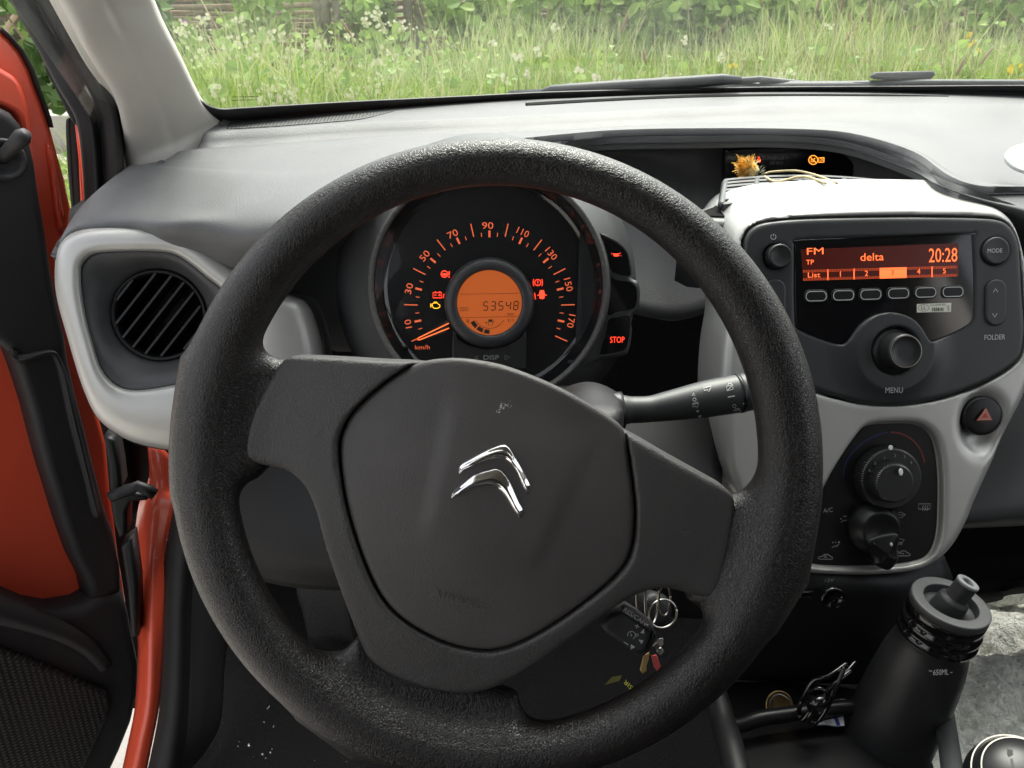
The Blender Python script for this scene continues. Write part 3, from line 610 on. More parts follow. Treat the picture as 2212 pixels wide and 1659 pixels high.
# ---- lower dash: knee panel, passenger side, glove shelf
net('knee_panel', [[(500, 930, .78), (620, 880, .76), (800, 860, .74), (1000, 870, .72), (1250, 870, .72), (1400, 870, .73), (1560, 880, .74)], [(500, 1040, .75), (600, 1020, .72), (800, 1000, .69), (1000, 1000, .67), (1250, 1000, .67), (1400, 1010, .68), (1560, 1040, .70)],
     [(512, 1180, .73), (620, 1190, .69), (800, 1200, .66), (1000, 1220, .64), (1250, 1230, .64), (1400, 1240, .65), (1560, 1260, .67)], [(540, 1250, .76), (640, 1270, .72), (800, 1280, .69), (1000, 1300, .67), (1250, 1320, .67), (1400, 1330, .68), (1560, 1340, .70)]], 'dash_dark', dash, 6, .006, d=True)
kf = Fr(P(530, 1110, .76), 20, 25)
plate('bonnet_release', kf, kf.locs(catmull(cG([(1352, 70), (1385, 40), (1415, 90), (1450, 280), (1445, 320), (1405, 330), (1375, 220)]), 40)), -.01, .006, 'plastic', dash, .003)
net('passenger_panel', [[(2130, 780, .79), (2220, 760, .79), (2350, 740, .79), (2600, 730, .79)], [(2105, 950, .77), (2220, 940, .76), (2350, 930, .76), (2600, 920, .77)], [(2070, 1120, .75), (2220, 1105, .75), (2350, 1100, .76), (2600, 1090, .77)], [(2070, 1142, .78), (2220, 1135, .78), (2350, 1127, .79), (2600, 1112, .80)]], 'panel_grey', dash, 6, .006, d=True)
net('glove_shelf', [[(1980, 1150, .82), (2220, 1120, .85), (2400, 1110, .86), (2600, 1100, .87)], [(1960, 1230, .86), (2220, 1200, .90), (2400, 1190, .92), (2600, 1180, .93)], [(1960, 1290, .84), (2150, 1275, .86), (2212, 1262, .86), (2600, 1255, .88)], [(1960, 1330, .90), (2150, 1300, .95), (2212, 1282, .95), (2600, 1265, .96)]], 'black_matt', dash, 5, .006, d=True)
# ================================================================== CENTRE FASCIA
FF = Fr(P(1905, 620, .69), 24, 0, .4)
fasc = thing('centre_fascia', 'satin silver centre fascia framing the radio, hazard button and heater panel', 'fascia', FF.W(0, -.2, -.05))
fo = [(1578, 660), (1581, 580), (1588, 538), (1602, 506), (1628, 482), (1668, 467), (1730, 458), (1850, 450), (1965, 448), (2060, 449), (2121, 451), (2168, 460), (2200, 488), (2220, 540), (2235, 620), (2245, 740), (2228, 840), (2190, 920), (2150, 1010), (2118, 1080), (2098, 1130), (2070, 1180), (2035, 1215), (1985, 1238), (1900, 1248), (1800, 1247), (1735, 1240), (1690, 1225), (1640, 1180), (1600, 1100), (1565, 1000), (1560, 850), (1566, 740)]
rf = cF([(470, 190), (482, 130), (520, 75), (600, 38), (800, 16), (1100, 6), (1500, 1), (1900, 6), (2060, 20), (2130, 58), (2172, 120), (2195, 210), (2212, 500), (2225, 700), (2205, 860), (2150, 930), (2050, 1000), (1900, 1072), (1700, 1138), (1500, 1170), (1350, 1176), (1200, 1166), (1080, 1140), (960, 1108), (840, 1060), (720, 990), (610, 880), (530, 720), (485, 520), (468, 330)])
cl = cJ([(940, 230), (1000, 165), (1080, 140), (1200, 132), (1330, 130), (1420, 145), (1490, 190), (1540, 270), (1570, 400), (1585, 560), (1585, 780), (1575, 960), (1545, 1090), (1490, 1170), (1400, 1210), (1250, 1235), (1000, 1250), (700, 1245), (560, 1215), (510, 1130), (530, 1000), (580, 860), (660, 690), (760, 500), (860, 340)])
fo2 = catmull(FF.locs(fo), 130); rf2 = catmull(FF.locs(rf), 130); cl2 = catmull(FF.locs(cl), 110)
h = .0017; lo = (fo2[:, 0].min() - .02, fo2[:, 1].min() - .02, -.10); hi = (fo2[:, 0].max() + .02, fo2[:, 1].max() + .05, .012)
X, Y, Z = grid3(lo, hi, h); X2, Y2 = X[:, :, 0], Y[:, :, 0]
dO = polysd(X2, Y2, fo2)[..., None]; dR = polysd(X2, Y2, rf2)[..., None]; dC = polysd(X2, Y2, cl2)[..., None]
ytop = FF.loc(1900, 640)[1]; w = np.clip((Y - ytop) / .05, 0, 1)
dL = np.empty(X.shape); d2_ = dO[..., 0]; ny_ = d2_.shape[1]; jj = np.arange(ny_)
for k in range(X.shape[2]):             # the top of the pod runs back level, the lower part straight in
    sft = .47 * max(-Z[0, 0, k], 0) / h; q_ = np.clip(jj - sft, 0, ny_ - 1.001); q0 = q_.astype(int); fr_ = q_ - q0
    dL[:, :, k] = d2_[:, q0] * (1 - fr_) + d2_[:, q0 + 1] * fr_
S = slab(dL * w + d2_[..., None] * (1 - w), Z, -.085, .0, .011)
S = smax(S, -slab(dR - .0012, Z, -.012, .05, .0008), .0012)
dCr = dC + .012 * np.clip(-(Z + .004) / .01, 0, 1)
S = smax(S, -slab(dC - .001, Z, -.0075, .05, .0006), .0045)
hc = np.array(FF.loc(*cT(990, 290))); hb = np.array(FF.loc(*cT(985, 350)))
ell = (np.sqrt(((X - hb[0]) / .0200) ** 2 + ((Y - hb[1]) / .0270) ** 2 + ((Z - .001) / .014) ** 2) - 1) * .013
S = smax(S, -ell, .005)
surfnet('fascia_panel', S, lo, h, FF, 'silver', fasc)
HZ = plate('hazard_button', FF, circ(*hc, .0170, 44, .0165), -.020, -.0015, 'face_black', fasc, .003, 4, dome=.0008)
tri = lambda s: [(cT(990, 285)[0] + s * x, cT(990, 285)[1] + s * y) for x, y in ((.18, -1.05), (1.02, .55), (-1.08, .62))]
marks('warning_triangle', FF, .0012, 'red_print', HZ, fills=[tri(17)]); marks('triangle_line', FF, .0016, 'sticker', HZ, [(tri(13.5), .9, True), (tri(9), .9, True)])

# ================================================================== RADIO
radio = thing('car_radio', 'dark grey car radio with orange display reading 20:28 in silver fascia', 'radio', FF.at(1900, 700, -.01))
hz_ = .0015; lo = (rf2[:, 0].min() - .008, rf2[:, 1].min() - .008, -.020); hi = (rf2[:, 0].max() + .008, rf2[:, 1].max() + .008, .020)
X, Y, Z = grid3(lo, hi, hz_); X2, Y2 = X[:, :, 0], Y[:, :, 0]; dR = polysd(X2, Y2, rf2)[..., None]
kc = np.array(FF.loc(*cF(1395, 838))); scl = FF.scale(1900, 700) * .3472
S = slab(dR + .0006, Z, -.011, .0005, .0035)
rr = np.sqrt((X - kc[0]) ** 2 + (Y - kc[1]) ** 2)
S = smin(S, np.maximum(rr - .040 + (Z) * 1.6, np.maximum(Z - .0042, -.01 - Z)) * .6, .010)                  # the swelling round the menu knob
S = smax(S, -np.maximum(rr - .0195, -.004 - Z), .002)
sp = FF.locs(catmull(cF([(790, 175), (820, 150), (1300, 135), (1860, 117), (1880, 135), (1892, 400), (1890, 600), (1880, 650), (1850, 682), (1750, 735), (1650, 773), (1615, 775), (1590, 740), (1555, 685), (1500, 632), (1400, 598), (1300, 604), (1215, 645), (1155, 705), (1112, 770), (1085, 795), (1060, 796), (980, 772), (880, 735), (815, 702), (794, 670), (788, 500), (788, 300)]), 140))
dS = polysd(X2, Y2, sp)[..., None]
S = smax(S, -np.maximum(dS - .0006, -.0012 - Z), .0006)
def hole(cx, cy, r, dep):
    global S
    q = np.array(FF.loc(*cF(cx, cy))); S = smax(S, -np.maximum(np.sqrt((X - q[0]) ** 2 + (Y - q[1]) ** 2) - r * scl, -dep - Z), .0025)
hole(665, 252, 74, .004); hole(2030, 222, 80, .0015)
surfnet('face_plate', S, lo, hz_, FF, 'plastic', radio)
scr = plate('screen_panel', FF, sp, -.006, .0008, 'gloss_black', radio, .0003)
plate('display', FF, FF.locs(cF([(822, 210), (1800, 170), (1802, 375), (836, 405)])), .0, .0011, 'radio_lcd', scr, 0)
zt = .0014
lF = lambda *q: cF(list(q))
def fl(x, y): return cF(x, y)
text('FM', FF, fl(862, 242), fl(965, 238), 40 * .3472, zt, 'orange_hi', scr); text('TP', FF, fl(857, 303), fl(905, 302), 28 * .3472, zt, 'orange_hi', scr)
text('delta', FF, fl(1195, 281), fl(1340, 277), 46 * .3472, zt, 'orange_hi', scr); text('20:28', FF, fl(1620, 290), fl(1797, 285), 84 * .3472, zt, 'orange_hi', scr)
def bar(x): return (x - 835) / 965
yt = lambda x: 345 - bar(x) * 27; ybm = lambda x: 396 - bar(x) * 27
L = []
for k in range(4):
    for f in (yt, ybm): pass
for f, s in ((yt, 0), (yt, 7), (yt, -7), (ybm, 0), (ybm, 7), (ybm, -7)):
    x = 838
    while x < 1795:
        L.append(([cF(x, f(x) + s * .8), cF(x + 5, f(x) + s * .8)], 1.0, False)); x += 9.5
marks('dotted_lines', FF, zt, 'radio_grid', scr, L)
for x in (992, 1155, 1640): marks('tab_divider', FF, zt, 'orange_hi', scr, [([cF(x, yt(x) - 8), cF(x, ybm(x) + 8)], 2.4, False)])
marks('selected_tab', FF, zt, 'orange_hi', scr, fills=[cF([(1314, yt(1314) - 8), (1482, yt(1482) - 8), (1482, ybm(1482) + 8), (1314, ybm(1314) + 8)])])
text('List', FF, fl(868, 384), fl(945, 382), 30 * .3472, zt, 'orange_hi', scr)
for s, x, y in (('1', 1070, 378), ('2', 1232, 374), ('4', 1557, 362), ('5', 1717, 359)): text(s, FF, fl(x - 10, y), fl(x + 10, y - .6), 32 * .3472, zt, 'orange_hi', scr, 'numeral')
text('3', FF, fl(1384, 368), fl(1404, 367.4), 30 * .3472, zt + .0008, 'lcd_ink', scr, 'numeral')
for x, y in ((913, 500), (1083, 495), (1252, 490), (1424, 483), (1593, 477), (1762, 473)):
    c = FF.loc(*cF(x, y)); w, hh = 124 * scl, 56 * scl
    b = plate('preset_button', FF, roundrect(*c, w + .003, hh + .003, .004), .0, .0016, 'face_black', radio, .0008)
    V, Fc = strip(roundrect(*c, w, hh, .0034), .0006, True); mk('button_outline', [FF.W(a, q, .0021) for a, q in V], Fc, 'print', b, False)
st = plate('sticker', FF, FF.locs(cF([(1542, 549), (1755, 541), (1753, 598), (1542, 601)])), .0005, .0012, 'sticker', radio, 0)
c = cF(1588, 572); marks('sticker_print', FF, .0016, 'print_dark', st, [(circ(*c, 11.5, 26, 7.2), .8, True)] + [([cF(x, 571), cF(x, 592)], w, False) for x, w in ((1642, 1.4), (1650, .8), (1657, 2.2), (1667, 1.8), (1675, 1), (1682, 2.4), (1694, 1.2), (1702, 2.2), (1711, .9))])
text('LL', FF, fl(1573, 582), fl(1603, 581), 8, .0016, 'print_dark', st); text('CQ-SS94F3AE', FF, fl(1626, 563), fl(1726, 559), 4.4, .0016, 'print_dark', st); text('0682', FF, fl(1748, 592), fl(1746, 556), 4, .0016, 'print_dark', st)
KP = FF.locs([cF(1424, 826)])[0]
kb = lathe('menu_knob', FF, [(.0195, -.003), (.0195, .0012), (.0190, .0020), (.0162, .0030), (.0150, .0045), (.0146, .0060), (.0140, .0185), (.0137, .0200), (.0128, .0212), (.0118, .0216), (.0110, .0208), (.006, .0205), (.0005, .0205)], 'knob', radio, 48, *kc)
V, Fc = strip(circ(*kc, .0126, 48), .0006, True); mk('knob_ring', [FF.W(a, b, .0219) for a, b in V], Fc, 'steel', kb, False)
text('MENU', FF, fl(1350, 1103), fl(1458, 1101), 34 * .3472, .0058, 'print', radio); text('FOLDER', FF, fl(1967, 772), fl(2095, 769), 31 * .3472, .0012, 'print', radio)
pc = FF.loc(*cF(672, 255)); pk = lathe('power_knob', FF, [(.0100, -.003), (.0096, .0085), (.0085, .0098), (.0076, .0092), (.0005, .0090)], 'knob', radio, 36, *pc)
x, y = cF(653, 130); marks('power_symbol', FF, .0012, 'print', radio, [([(x + 5.6 * math.sin(a), y - 5.6 * math.cos(a)) for a in np.linspace(.55, 2 * math.pi - .55, 18)], 1.3, False), ([(x, y - 7), (x, y - 1)], 1.3, False)])
mc = FF.loc(*cF(2030, 218)); mb_ = lathe('mode_button', FF, [(.0112, -.002), (.0112, .0022), (.0103, .0032), (.009, .003), (.0005, .0028)], 'plastic', radio, 36, *mc); text('MODE', FF, fl(1986, 230), fl(2077, 228), 25 * .3472, .0036, 'print', mb_)
for cx, nm in ((2030, 0), (660, 1)):
    q = FF.loc(*cF(cx, 540)); rk = plate('rocker_button', FF, roundrect(*q, 128 * scl, 282 * scl, 62 * scl, 7), -.002, .0028, 'plastic', radio, .0014)
    if nm == 0: marks('arrow', FF, .0034, 'print', rk, [(cF([(2022, 475), (2035, 453), (2050, 474)]), 1.3, False), (cF([(2017, 607), (2031, 630), (2045, 606)]), 1.3, False)])

# ================================================================== HEATER PANEL
heat = thing('heater_panel', 'black heater control panel with ribbed knobs below the radio', 'control panel', FF.at(1900, 1080, -.01))
plate('panel_face', FF, inset(ccw(cl2), .0008), -.0090, -.0062, 'face_black', heat, .0006)
zc = -.0058
js = FF.scale(1930, 1050) * .2808
def ribbed(name, cx, cy, r, z0, z1, mt, n=72):
    loops = []
    for rr_, z in ((r + .0012, z0), (r + .0003, z1 - .003), (r - .0004, z1 - .001), (r - .0015, z1)):
        loops.append([FF.W(cx + (rr_ + (.00035 if i % 2 else -.00035)) * math.cos(2 * math.pi * i / (2 * n)), cy + (rr_ + (.00035 if i % 2 else -.00035)) * math.sin(2 * math.pi * i / (2 * n)), z) for i in range(2 * n)])
    return loft(name, loops, mt, heat, True, True, smooth=False)
q = FF.loc(*cJ(1205, 600)); q2 = FF.loc(*cJ(1205, 560))
k1 = ribbed('temperature_dial', *FF.loc(*cJ(1195, 560), .006), 232 * js, zc, .006, 'knob', 80)
k2 = ribbed('fan_dial', *FF.loc(*cJ(1215, 590), .016), 146 * js, .005, .017, 'knob', 56)
def onk(x, y, w, hgt, z, par, tilt=0): 
    c = FF.loc(*cJ(x, y), z); plate('pointer', FF, circ(*c, w * js, 14, hgt * js), z - .001, z + .0006, 'white_plastic', par, .0003)
onk(1187, 318, 15, 18, .0066, k1); onk(1265, 505, 14, 26, .0196, k2)
for s, x, y in (('0', 1068, 438), ('1', 1140, 396), ('2', 1220, 378), ('3', 1292, 388), ('4', 1343, 432), ('R', 1024, 494)): text(s, FF, cJ(x - 11, y + 11), cJ(x + 11, y + 11), 6, .0068, 'print_dim', k1, 'numeral')
c = cJ(1195, 470)
marks('hot_arc', FF, zc, 'arc_red', heat, [([(c[0] + 71 * math.cos(a), c[1] - 76 * math.sin(a)) for a in np.linspace(rad(92), rad(8), 20)], 3.4, False)])
marks('cold_arc', FF, zc, 'blue_print', heat, [([(c[0] + 74 * math.cos(a) * (1 + .25 * (a - 1.6)), c[1] - 76 * math.sin(a)) for a in np.linspace(rad(96), rad(196), 20)], 3.2, False)])
text('A/C', FF, cJ(668, 818), cJ(742, 812), 9.5, zc, 'print_dim', heat)
def icon(x, y, s=1., dots=(), lines=(), fills=()):
    f = lambda p: [cJ(x + a * s, y + b * s) for a, b in p]
    marks('symbol', FF, zc, 'print_dim', heat, [(f(p), 1.5, cl_) for p, cl_ in lines], [circ(*cJ(x + a * s, y + b * s), r, 10) for a, b, r in dots] + [f(p) for p in fills])
seat = ([(-28, 22), (-4, 8), (10, 12), (26, -8)], False)
icon(1065, 765, 1, [(30, -18, 2.2), (-28, -2, 1.6), (-20, 6, 1.4)], [seat]); icon(832, 868, 1, [(30, -18, 2.2), (-28, -2, 1.6), (-6, -22, 1.5), (8, -22, 1.5)], [seat])
icon(1262, 845, 1, [(30, -12, 2.2), (-28, 4, 1.6)], [seat, ([(-20, -24), (0, -32), (20, -24), (10, -10), (-10, -10)], True)]); icon(762, 1065, 1, [(26, -20, 2.2), (-20, -18, 1.6), (0, -20, 1.4)], [seat])
icon(1447, 772, 1, (), [([(-44, -22), (46, -22), (40, 18), (-48, 18)], True), ([(-18, 30), (-10, 14), (-16, 2), (-8, -10)], False), ([(0, 30), (8, 14), (2, 2), (10, -10)], False), ([(18, 30), (26, 14), (20, 2), (28, -10)], False)])
icon(1256, 1042, 1, (), [([(-36, -14), (0, -24), (36, -14), (16, 10), (-14, 10)], True), ([(-12, 26), (-8, 12), (-12, 0)], False), ([(0, 26), (4, 12), (0, 0)], False), ([(12, 26), (16, 12), (12, 0)], False)])
carl = ([(-56, 12), (-52, 0), (-26, -4), (-10, -20), (18, -20), (34, -6), (54, 2), (56, 14), (38, 18), (-38, 18)], True)
icon(684, 1158, 1, (), [carl, ([(10, -8), (-8, -10), (-12, 0), (4, 6), (12, 2)], False)]); icon(1280, 1132, 1, (), [carl, ([(-44, -22), (-20, -2), (10, 2)], False)])
q = FF.loc(*cJ(1100, 955), .008)
lathe('mode_dial', FF, [(.0225, zc - .001), (.0215, .002), (.0180, .006), (.0165, .0115), (.0150, .0125), (.0120, .0105), (.0005, .0100)], 'face_black', heat, 44, *q)
e0, e1 = np.array(FF.loc(*cJ(1110, 990), .008)), np.array(FF.loc(*cJ(1165, 1235), .010))
dm_ = (e1 - e0) / np.linalg.norm(e1 - e0); pm_ = np.array([-dm_[1], dm_[0]])
plate('dial_lever', FF, catmull([e0 + pm_ * .0130, e0 - pm_ * .0130, e0 * .4 + e1 * .6 - pm_ * .0100, e1 - pm_ * .0095 - dm_ * .004, e1 + dm_ * .003, e1 + pm_ * .0095 - dm_ * .004, e0 * .4 + e1 * .6 + pm_ * .0100], 60), zc, .0135, 'face_black', heat, .005, 5, dome=.002)
c = FF.loc(*cJ(1186, 1060), .014); plate('pointer', FF, circ(*c, 9 * js, 12, 13 * js), .0132, .0158, 'print', heat, .0003)

# ================================================================== INSTRUMENT CLUSTER
IF = Fr(P(1057.6, 652, .705), 22, 0, -.6)
clu = thing('instrument_cluster', 'round instrument cluster with orange lit speedometer behind the steering wheel', 'instrument cluster', IF.W(0, -.05, -.04))
px = IF.scale(1057, 652); ce = px * .3472
hcx, hcy = IF.loc(1057, 618)
lathe('cluster_housing', IF, [(.140, -.085), (.131, -.060), (.118, -.030), (.104, -.012), (.1005, -.004), (.0995, .0)], 'panel_grey', clu, 72, hcx, hcy, cap=False)
lathe('outer_ring', IF, [(.1000, -.012), (.1002, .001), (.0988, .0025), (.0968, .0020), (.0955, -.001), (.0950, -.010)], mat('ring_grey', (.07, .07, .066), .5, bumps=(('noise', 1500, .8, .001),), var=.5, vscale=700), clu, 96, hcx, hcy, cap=False)
lathe('glossy_bezel', IF, [(.0952, -.002), (.0945, -.003), (.0900, -.012), (.0855, -.0155), (.0835, -.0160), (.0835, -.020)], 'gloss_black', clu, 96, hcx, hcy, cap=False)
z0 = -.0152
face = plate('dial_face', IF, circ(hcx, hcy, .0865, 72), -.022, z0, 'face_black', clu, 0)
z1 = z0 + .0006
dcx, dcy = 991, 566          # dial centre in crop units
def dpol(v, r): a = rad((v - 90) * 1.265); return cE(dcx + r * math.sin(a), dcy - r * math.cos(a))
for v in range(0, 181, 5):
    if v % 20 == 0: r0, r1, w = 443, 530, 2.3
    elif v % 10 == 0: r0, r1, w = 433, 475, 4.4
    else: r0, r1, w = 438, 463, 1.6
    if v % 20 == 0: r0 += 4
    marks('tick', IF, z1, 'orange', face, [([dpol(v, r0), dpol(v, r1)], w, False)])
for v, tx, ty, ww in ((10, 485, 672, 52), (30, 490, 452, 66), (50, 588, 248, 66), (70, 762, 112, 66), (90, 980, 60, 70), (110, 1200, 102, 76), (130, 1377, 235, 80), (150, 1483, 428, 82), (170, 1500, 655, 82)):
    a = rad((v - 90) * 1.265); hh = 21; dx, dy = math.cos(a), math.sin(a); ux, uy = math.sin(a), -math.cos(a)
    p0 = cE(tx - dx * ww / 2 - ux * hh, ty - dy * ww / 2 - uy * hh); p1 = cE(tx + dx * ww / 2 - ux * hh, ty + dy * ww / 2 - uy * hh)
    text(str(v), IF, p0, p1, 2 * hh * .3472, z1, 'orange', face, 'numeral')
text('km/h', IF, cE(529, 832), cE(620, 830), 28 * .3472, z1, 'orange', face)
# needle
nd = mk('needle', *(lambda a, b, w: ([IF.W(*q, z) for z in (-.008, -.0095) for q in (a + w, b + w * .35, b - w * .35, a - w)], [(0, 3, 2, 1), (4, 5, 6, 7), (0, 1, 5, 4), (1, 2, 6, 5), (2, 3, 7, 6), (3, 0, 4, 7)]))(np.array(IF.loc(*cE(735, 683), -.008)), np.array(IF.loc(*cE(545, 766), -.008)), np.array((.0022, .0062))), 'lcd_ink', clu, False)
marks('needle_light', IF, -.0076, 'lamp_orange' if False else 'needle_lit' if False else 'orange_hi', nd, [(cE([(738, 668), (548, 760), (545, 772), (560, 770), (740, 698)]), 2.1, False)])
# centre display
lc = IF.loc(*cE(992, 541), -.006)
lathe('display_ring', IF, [(.0385, z0 - .002), (.0380, -.010), (.0355, -.0055), (.0290, -.0050), (.0275, -.0065), (.0272, -.011)], 'plastic', clu, 72, *lc, cap=False)
lcd = plate('odometer_display', IF, circ(*lc, .0276, 64), -.013, -.0095, 'lcd', clu, 0)
zl = -.0092
marks('display_lines', IF, zl, 'lcd_ink', lcd, [([cE(806, 488), cE(1181, 481)], .9, False), ([cE(806, 634), cE(1178, 626)], .9, False)])
SEG = {'0': 'abcdef', '1': 'bc', '2': 'abged', '3': 'abgcd', '4': 'fgbc', '5': 'afgcd', '8': 'abcdefg'}
def seven(ch, x, y, w, hh):
    sl = .09; X_ = lambda u, v: cE(x + u * w + sl * (hh - v * hh), y + v * hh)
    g = {'a': ((.08, 0), (.92, 0)), 'b': ((1, .06), (1, .44)), 'c': ((1, .56), (1, .94)), 'd': ((.08, 1), (.92, 1)), 'e': ((0, .56), (0, .94)), 'f': ((0, .06), (0, .44)), 'g': ((.08, .5), (.92, .5))}
    marks('digit', IF, zl, 'lcd_ink', lcd, [([X_(*g[s][0]), X_(*g[s][1])], 2.3, False) for s in SEG[ch]])
for i, ch in enumerate('53548'): seven(ch, 952 + i * 47, 535 - i * .8, 27, 52)
text('ODO', IF, cE(806, 593), cE(861, 592), 26 * .3472, zl, 'lcd_ink', lcd); text('km', IF, cE(1106, 620), cE(1141, 619), 7, zl, 'lcd_ink', lcd); text('R', IF, cE(850, 668), cE(868, 668), 8.5, zl, 'lcd_ink', lcd); text('1/1', IF, cE(1108, 662), cE(1140, 661), 8, zl, 'lcd_ink', lcd)
ac = (992, 600)
arc = lambda r, a0, a1, n=12: [cE(ac[0] + r * math.cos(rad(a)), ac[1] + r * math.sin(rad(a))) for a in np.linspace(a0, a1, n)]
marks('fuel_arc', IF, zl, 'lcd_ink', lcd, [(arc(100, 150, 28, 24), 1.1, False)])
for a0, a1 in ((152, 132), (128, 110), (106, 90)): marks('fuel_segment', IF, zl, 'lcd_ink', lcd, fills=[arc(108, a0, a1, 6) + arc(134, a1, a0, 6)])
marks('pump_symbol', IF, zl, 'lcd_ink', lcd, [(cE([(986, 645), (1008, 645), (1008, 683), (986, 683)]), 1.3, True), (cE([(1008, 662), (1018, 668), (1018, 650), (1012, 644)]), 1.0, False)], [cE([(963, 664), (977, 658), (977, 670)]), cE([(986, 645), (1008, 645), (1008, 660), (986, 660)])])
wp = plate('lower_shield', IF, IF.locs(cE([(762, 712), (800, 770), (870, 812), (985, 832), (1100, 812), (1180, 770), (1222, 715), (1230, 960), (755, 960)])), z0 - .001, -.0095, 'knob', clu, .0015)
text('DISP', IF, cE(955, 895), cE(1050, 895), 10, -.009, 'print_dim', wp); marks('arrow', IF, -.009, 'print_dim', wp, [(cE([(920, 872), (900, 882), (920, 890)]), 1.1, False), (cE([(1085, 868), (1115, 880), (1088, 895)]), 1.1, True)])
# warning lamps
zi = z1 + .0002
def lamp(mt, lines=(), fills=(), par=None, z=None): marks('warning_lamp', IF, z if z is not None else zi, mt, par or face, lines, fills)
x, y = cE(711, 362); lamp('lamp_red', [(circ(x, y, 7, 22), 1.9, True), ([(x - 6, y + 1), (x, y - 1.5), (x + 6, y + 1)], 1.9, False), (cE([(741, 345), (740, 370)]), 2.3, False)], [circ(*cE(740, 380), 1.5, 8), circ(x, y + 1.5, 3, 10)])
lamp('lamp_red', [(cE([(640, 478), (693, 478), (693, 510), (640, 510)]), 1.7, True), (cE([(650, 474), (660, 474)]), 2, False), (cE([(676, 474), (688, 474)]), 2, False), (cE([(648, 493), (662, 493)]), 1.3, False), (cE([(673, 493), (688, 493)]), 1.3, False), (cE([(680.5, 486), (680.5, 500)]), 1.3, False), (cE([(708, 486), (702, 512)]), 1.6, False)])
lamp('lamp_amber', [(cE([(634, 552), (642, 542), (668, 542), (674, 552), (682, 552), (682, 568), (668, 575), (646, 575), (638, 566)]), 1.8, True), (cE([(626, 545), (626, 570)]), 1.8, False), (cE([(646, 536), (664, 536)]), 1.6, False), (cE([(634, 557), (626, 557)]), 1.6, False)])
x, y = cE(1292, 415); lamp('lamp_red', [(circ(x, y, 6.6, 22), 1.6, True), ([(x - 7.5 - 2.4 * math.cos(a), y + 8.5 * math.sin(a)) for a in np.linspace(-1.1, 1.1, 9)], 1.5, False), ([(x + 7.5 + 2.4 * math.cos(a), y + 8.5 * math.sin(a)) for a in np.linspace(-1.1, 1.1, 9)], 1.5, False), ([(x, y - 4), (x, y + 1)], 1.6, False)], [circ(x, y + 3.6, 1, 8)])
lamp('lamp_red', [(cE([(1303, 487), (1290, 497)]), 2, False), (cE([(1333, 487), (1347, 496)]), 2, False), (cE([(1272, 478), (1278, 520)]), 1.6, False)], [cE([(1306, 462), (1330, 462), (1334, 480), (1334, 512), (1326, 517), (1310, 517), (1302, 512), (1302, 480)])])
# pod with three lamp windows at the right of the dial
po = cE([(1585, 0), (1650, 62), (1800, 148), (1872, 215), (1890, 290), (1893, 378), (1938, 408), (1953, 470), (1945, 560), (1912, 606), (1893, 640), (1900, 720), (1886, 825), (1850, 878), (1700, 905), (1600, 950), (1520, 965), (1560, 905), (1675, 700), (1725, 450), (1690, 200)])
pod = plate('lamp_pod', IF, IF.locs(catmull(po, 110)), -.05, -.012, 'panel_grey', clu, .005, 4)
for nm, w_ in (('oil', [(1672, 105), (1790, 155), (1855, 215), (1876, 280), (1880, 372), (1800, 366), (1757, 340), (1742, 300), (1705, 190)]), ('mid', [(1742, 360), (1792, 392), (1875, 405), (1915, 435), (1928, 480), (1920, 560), (1885, 590), (1800, 604), (1742, 626), (1728, 560), (1738, 440)]), ('stop', [(1742, 646), (1800, 628), (1876, 622), (1882, 700), (1868, 795), (1838, 846), (1700, 873), (1690, 845), (1722, 735)])):
    wn = plate('lamp_window', IF, IF.locs(catmull(cE(w_), 60)), -.016, -.0108, 'gloss_black', pod, .0008)
    V, Fc = strip(catmull(IF.locs(cE(w_)), 60), .0012, True); mk('window_lip', [IF.W(a, b, -.0104) for a, b in V], Fc, 'plastic', pod, False)
text('STOP', IF, cE(1742, 790), cE(1831, 789), 38 * .3472, -.0100, 'lamp_red', pod, 'warning_lamp')
lamp('lamp_red', [(cE([(1760, 236), (1790, 236), (1808, 232)]), 1.2, False), (cE([(1755, 238), (1750, 232)]), 1.2, False)], [cE([(1760, 238), (1792, 238), (1800, 246), (1792, 252), (1766, 252)]), circ(*cE(1809, 248), .9, 6)], pod, -.0100)
lathe('cover_lens', IF, [(.0948, -.0020), (.07, .0005), (.04, .0015), (.0005, .002)], 'clear', clu, 48, hcx, hcy, cap=False)
# ================================================================== STEERING WHEEL
WF = Fr(P(1073, 1015, .482), 23, -3)
sw = thing('steering_wheel', 'black leather grained steering wheel with chrome double chevron emblem on its airbag cover', 'steering wheel', WF.W(0, 0, -.05))
RM, RT1, RT2 = .1665, .0182, .0168
h = .0021; lo = (-.20, -.20, -.05); hi = (.20, .20, .03)
X, Y, Z = grid3(lo, hi, h); X2, Y2 = X[:, :, 0], Y[:, :, 0]
rr = np.sqrt(X ** 2 + Y ** 2)
th_ = np.arctan2(Y, X); sn = np.sin(th_)
RT1 = .0178 - .0050 * np.clip(sn, 0, 1) ** 2.0 - .0022 * np.clip(-sn, 0, 1) ** 2.0; RMv = .1850 - RT1; RT2 = .0160
tor = (np.sqrt(((rr - RMv) / RT1) ** 2 + (Z / RT2) ** 2) - 1) * RT1
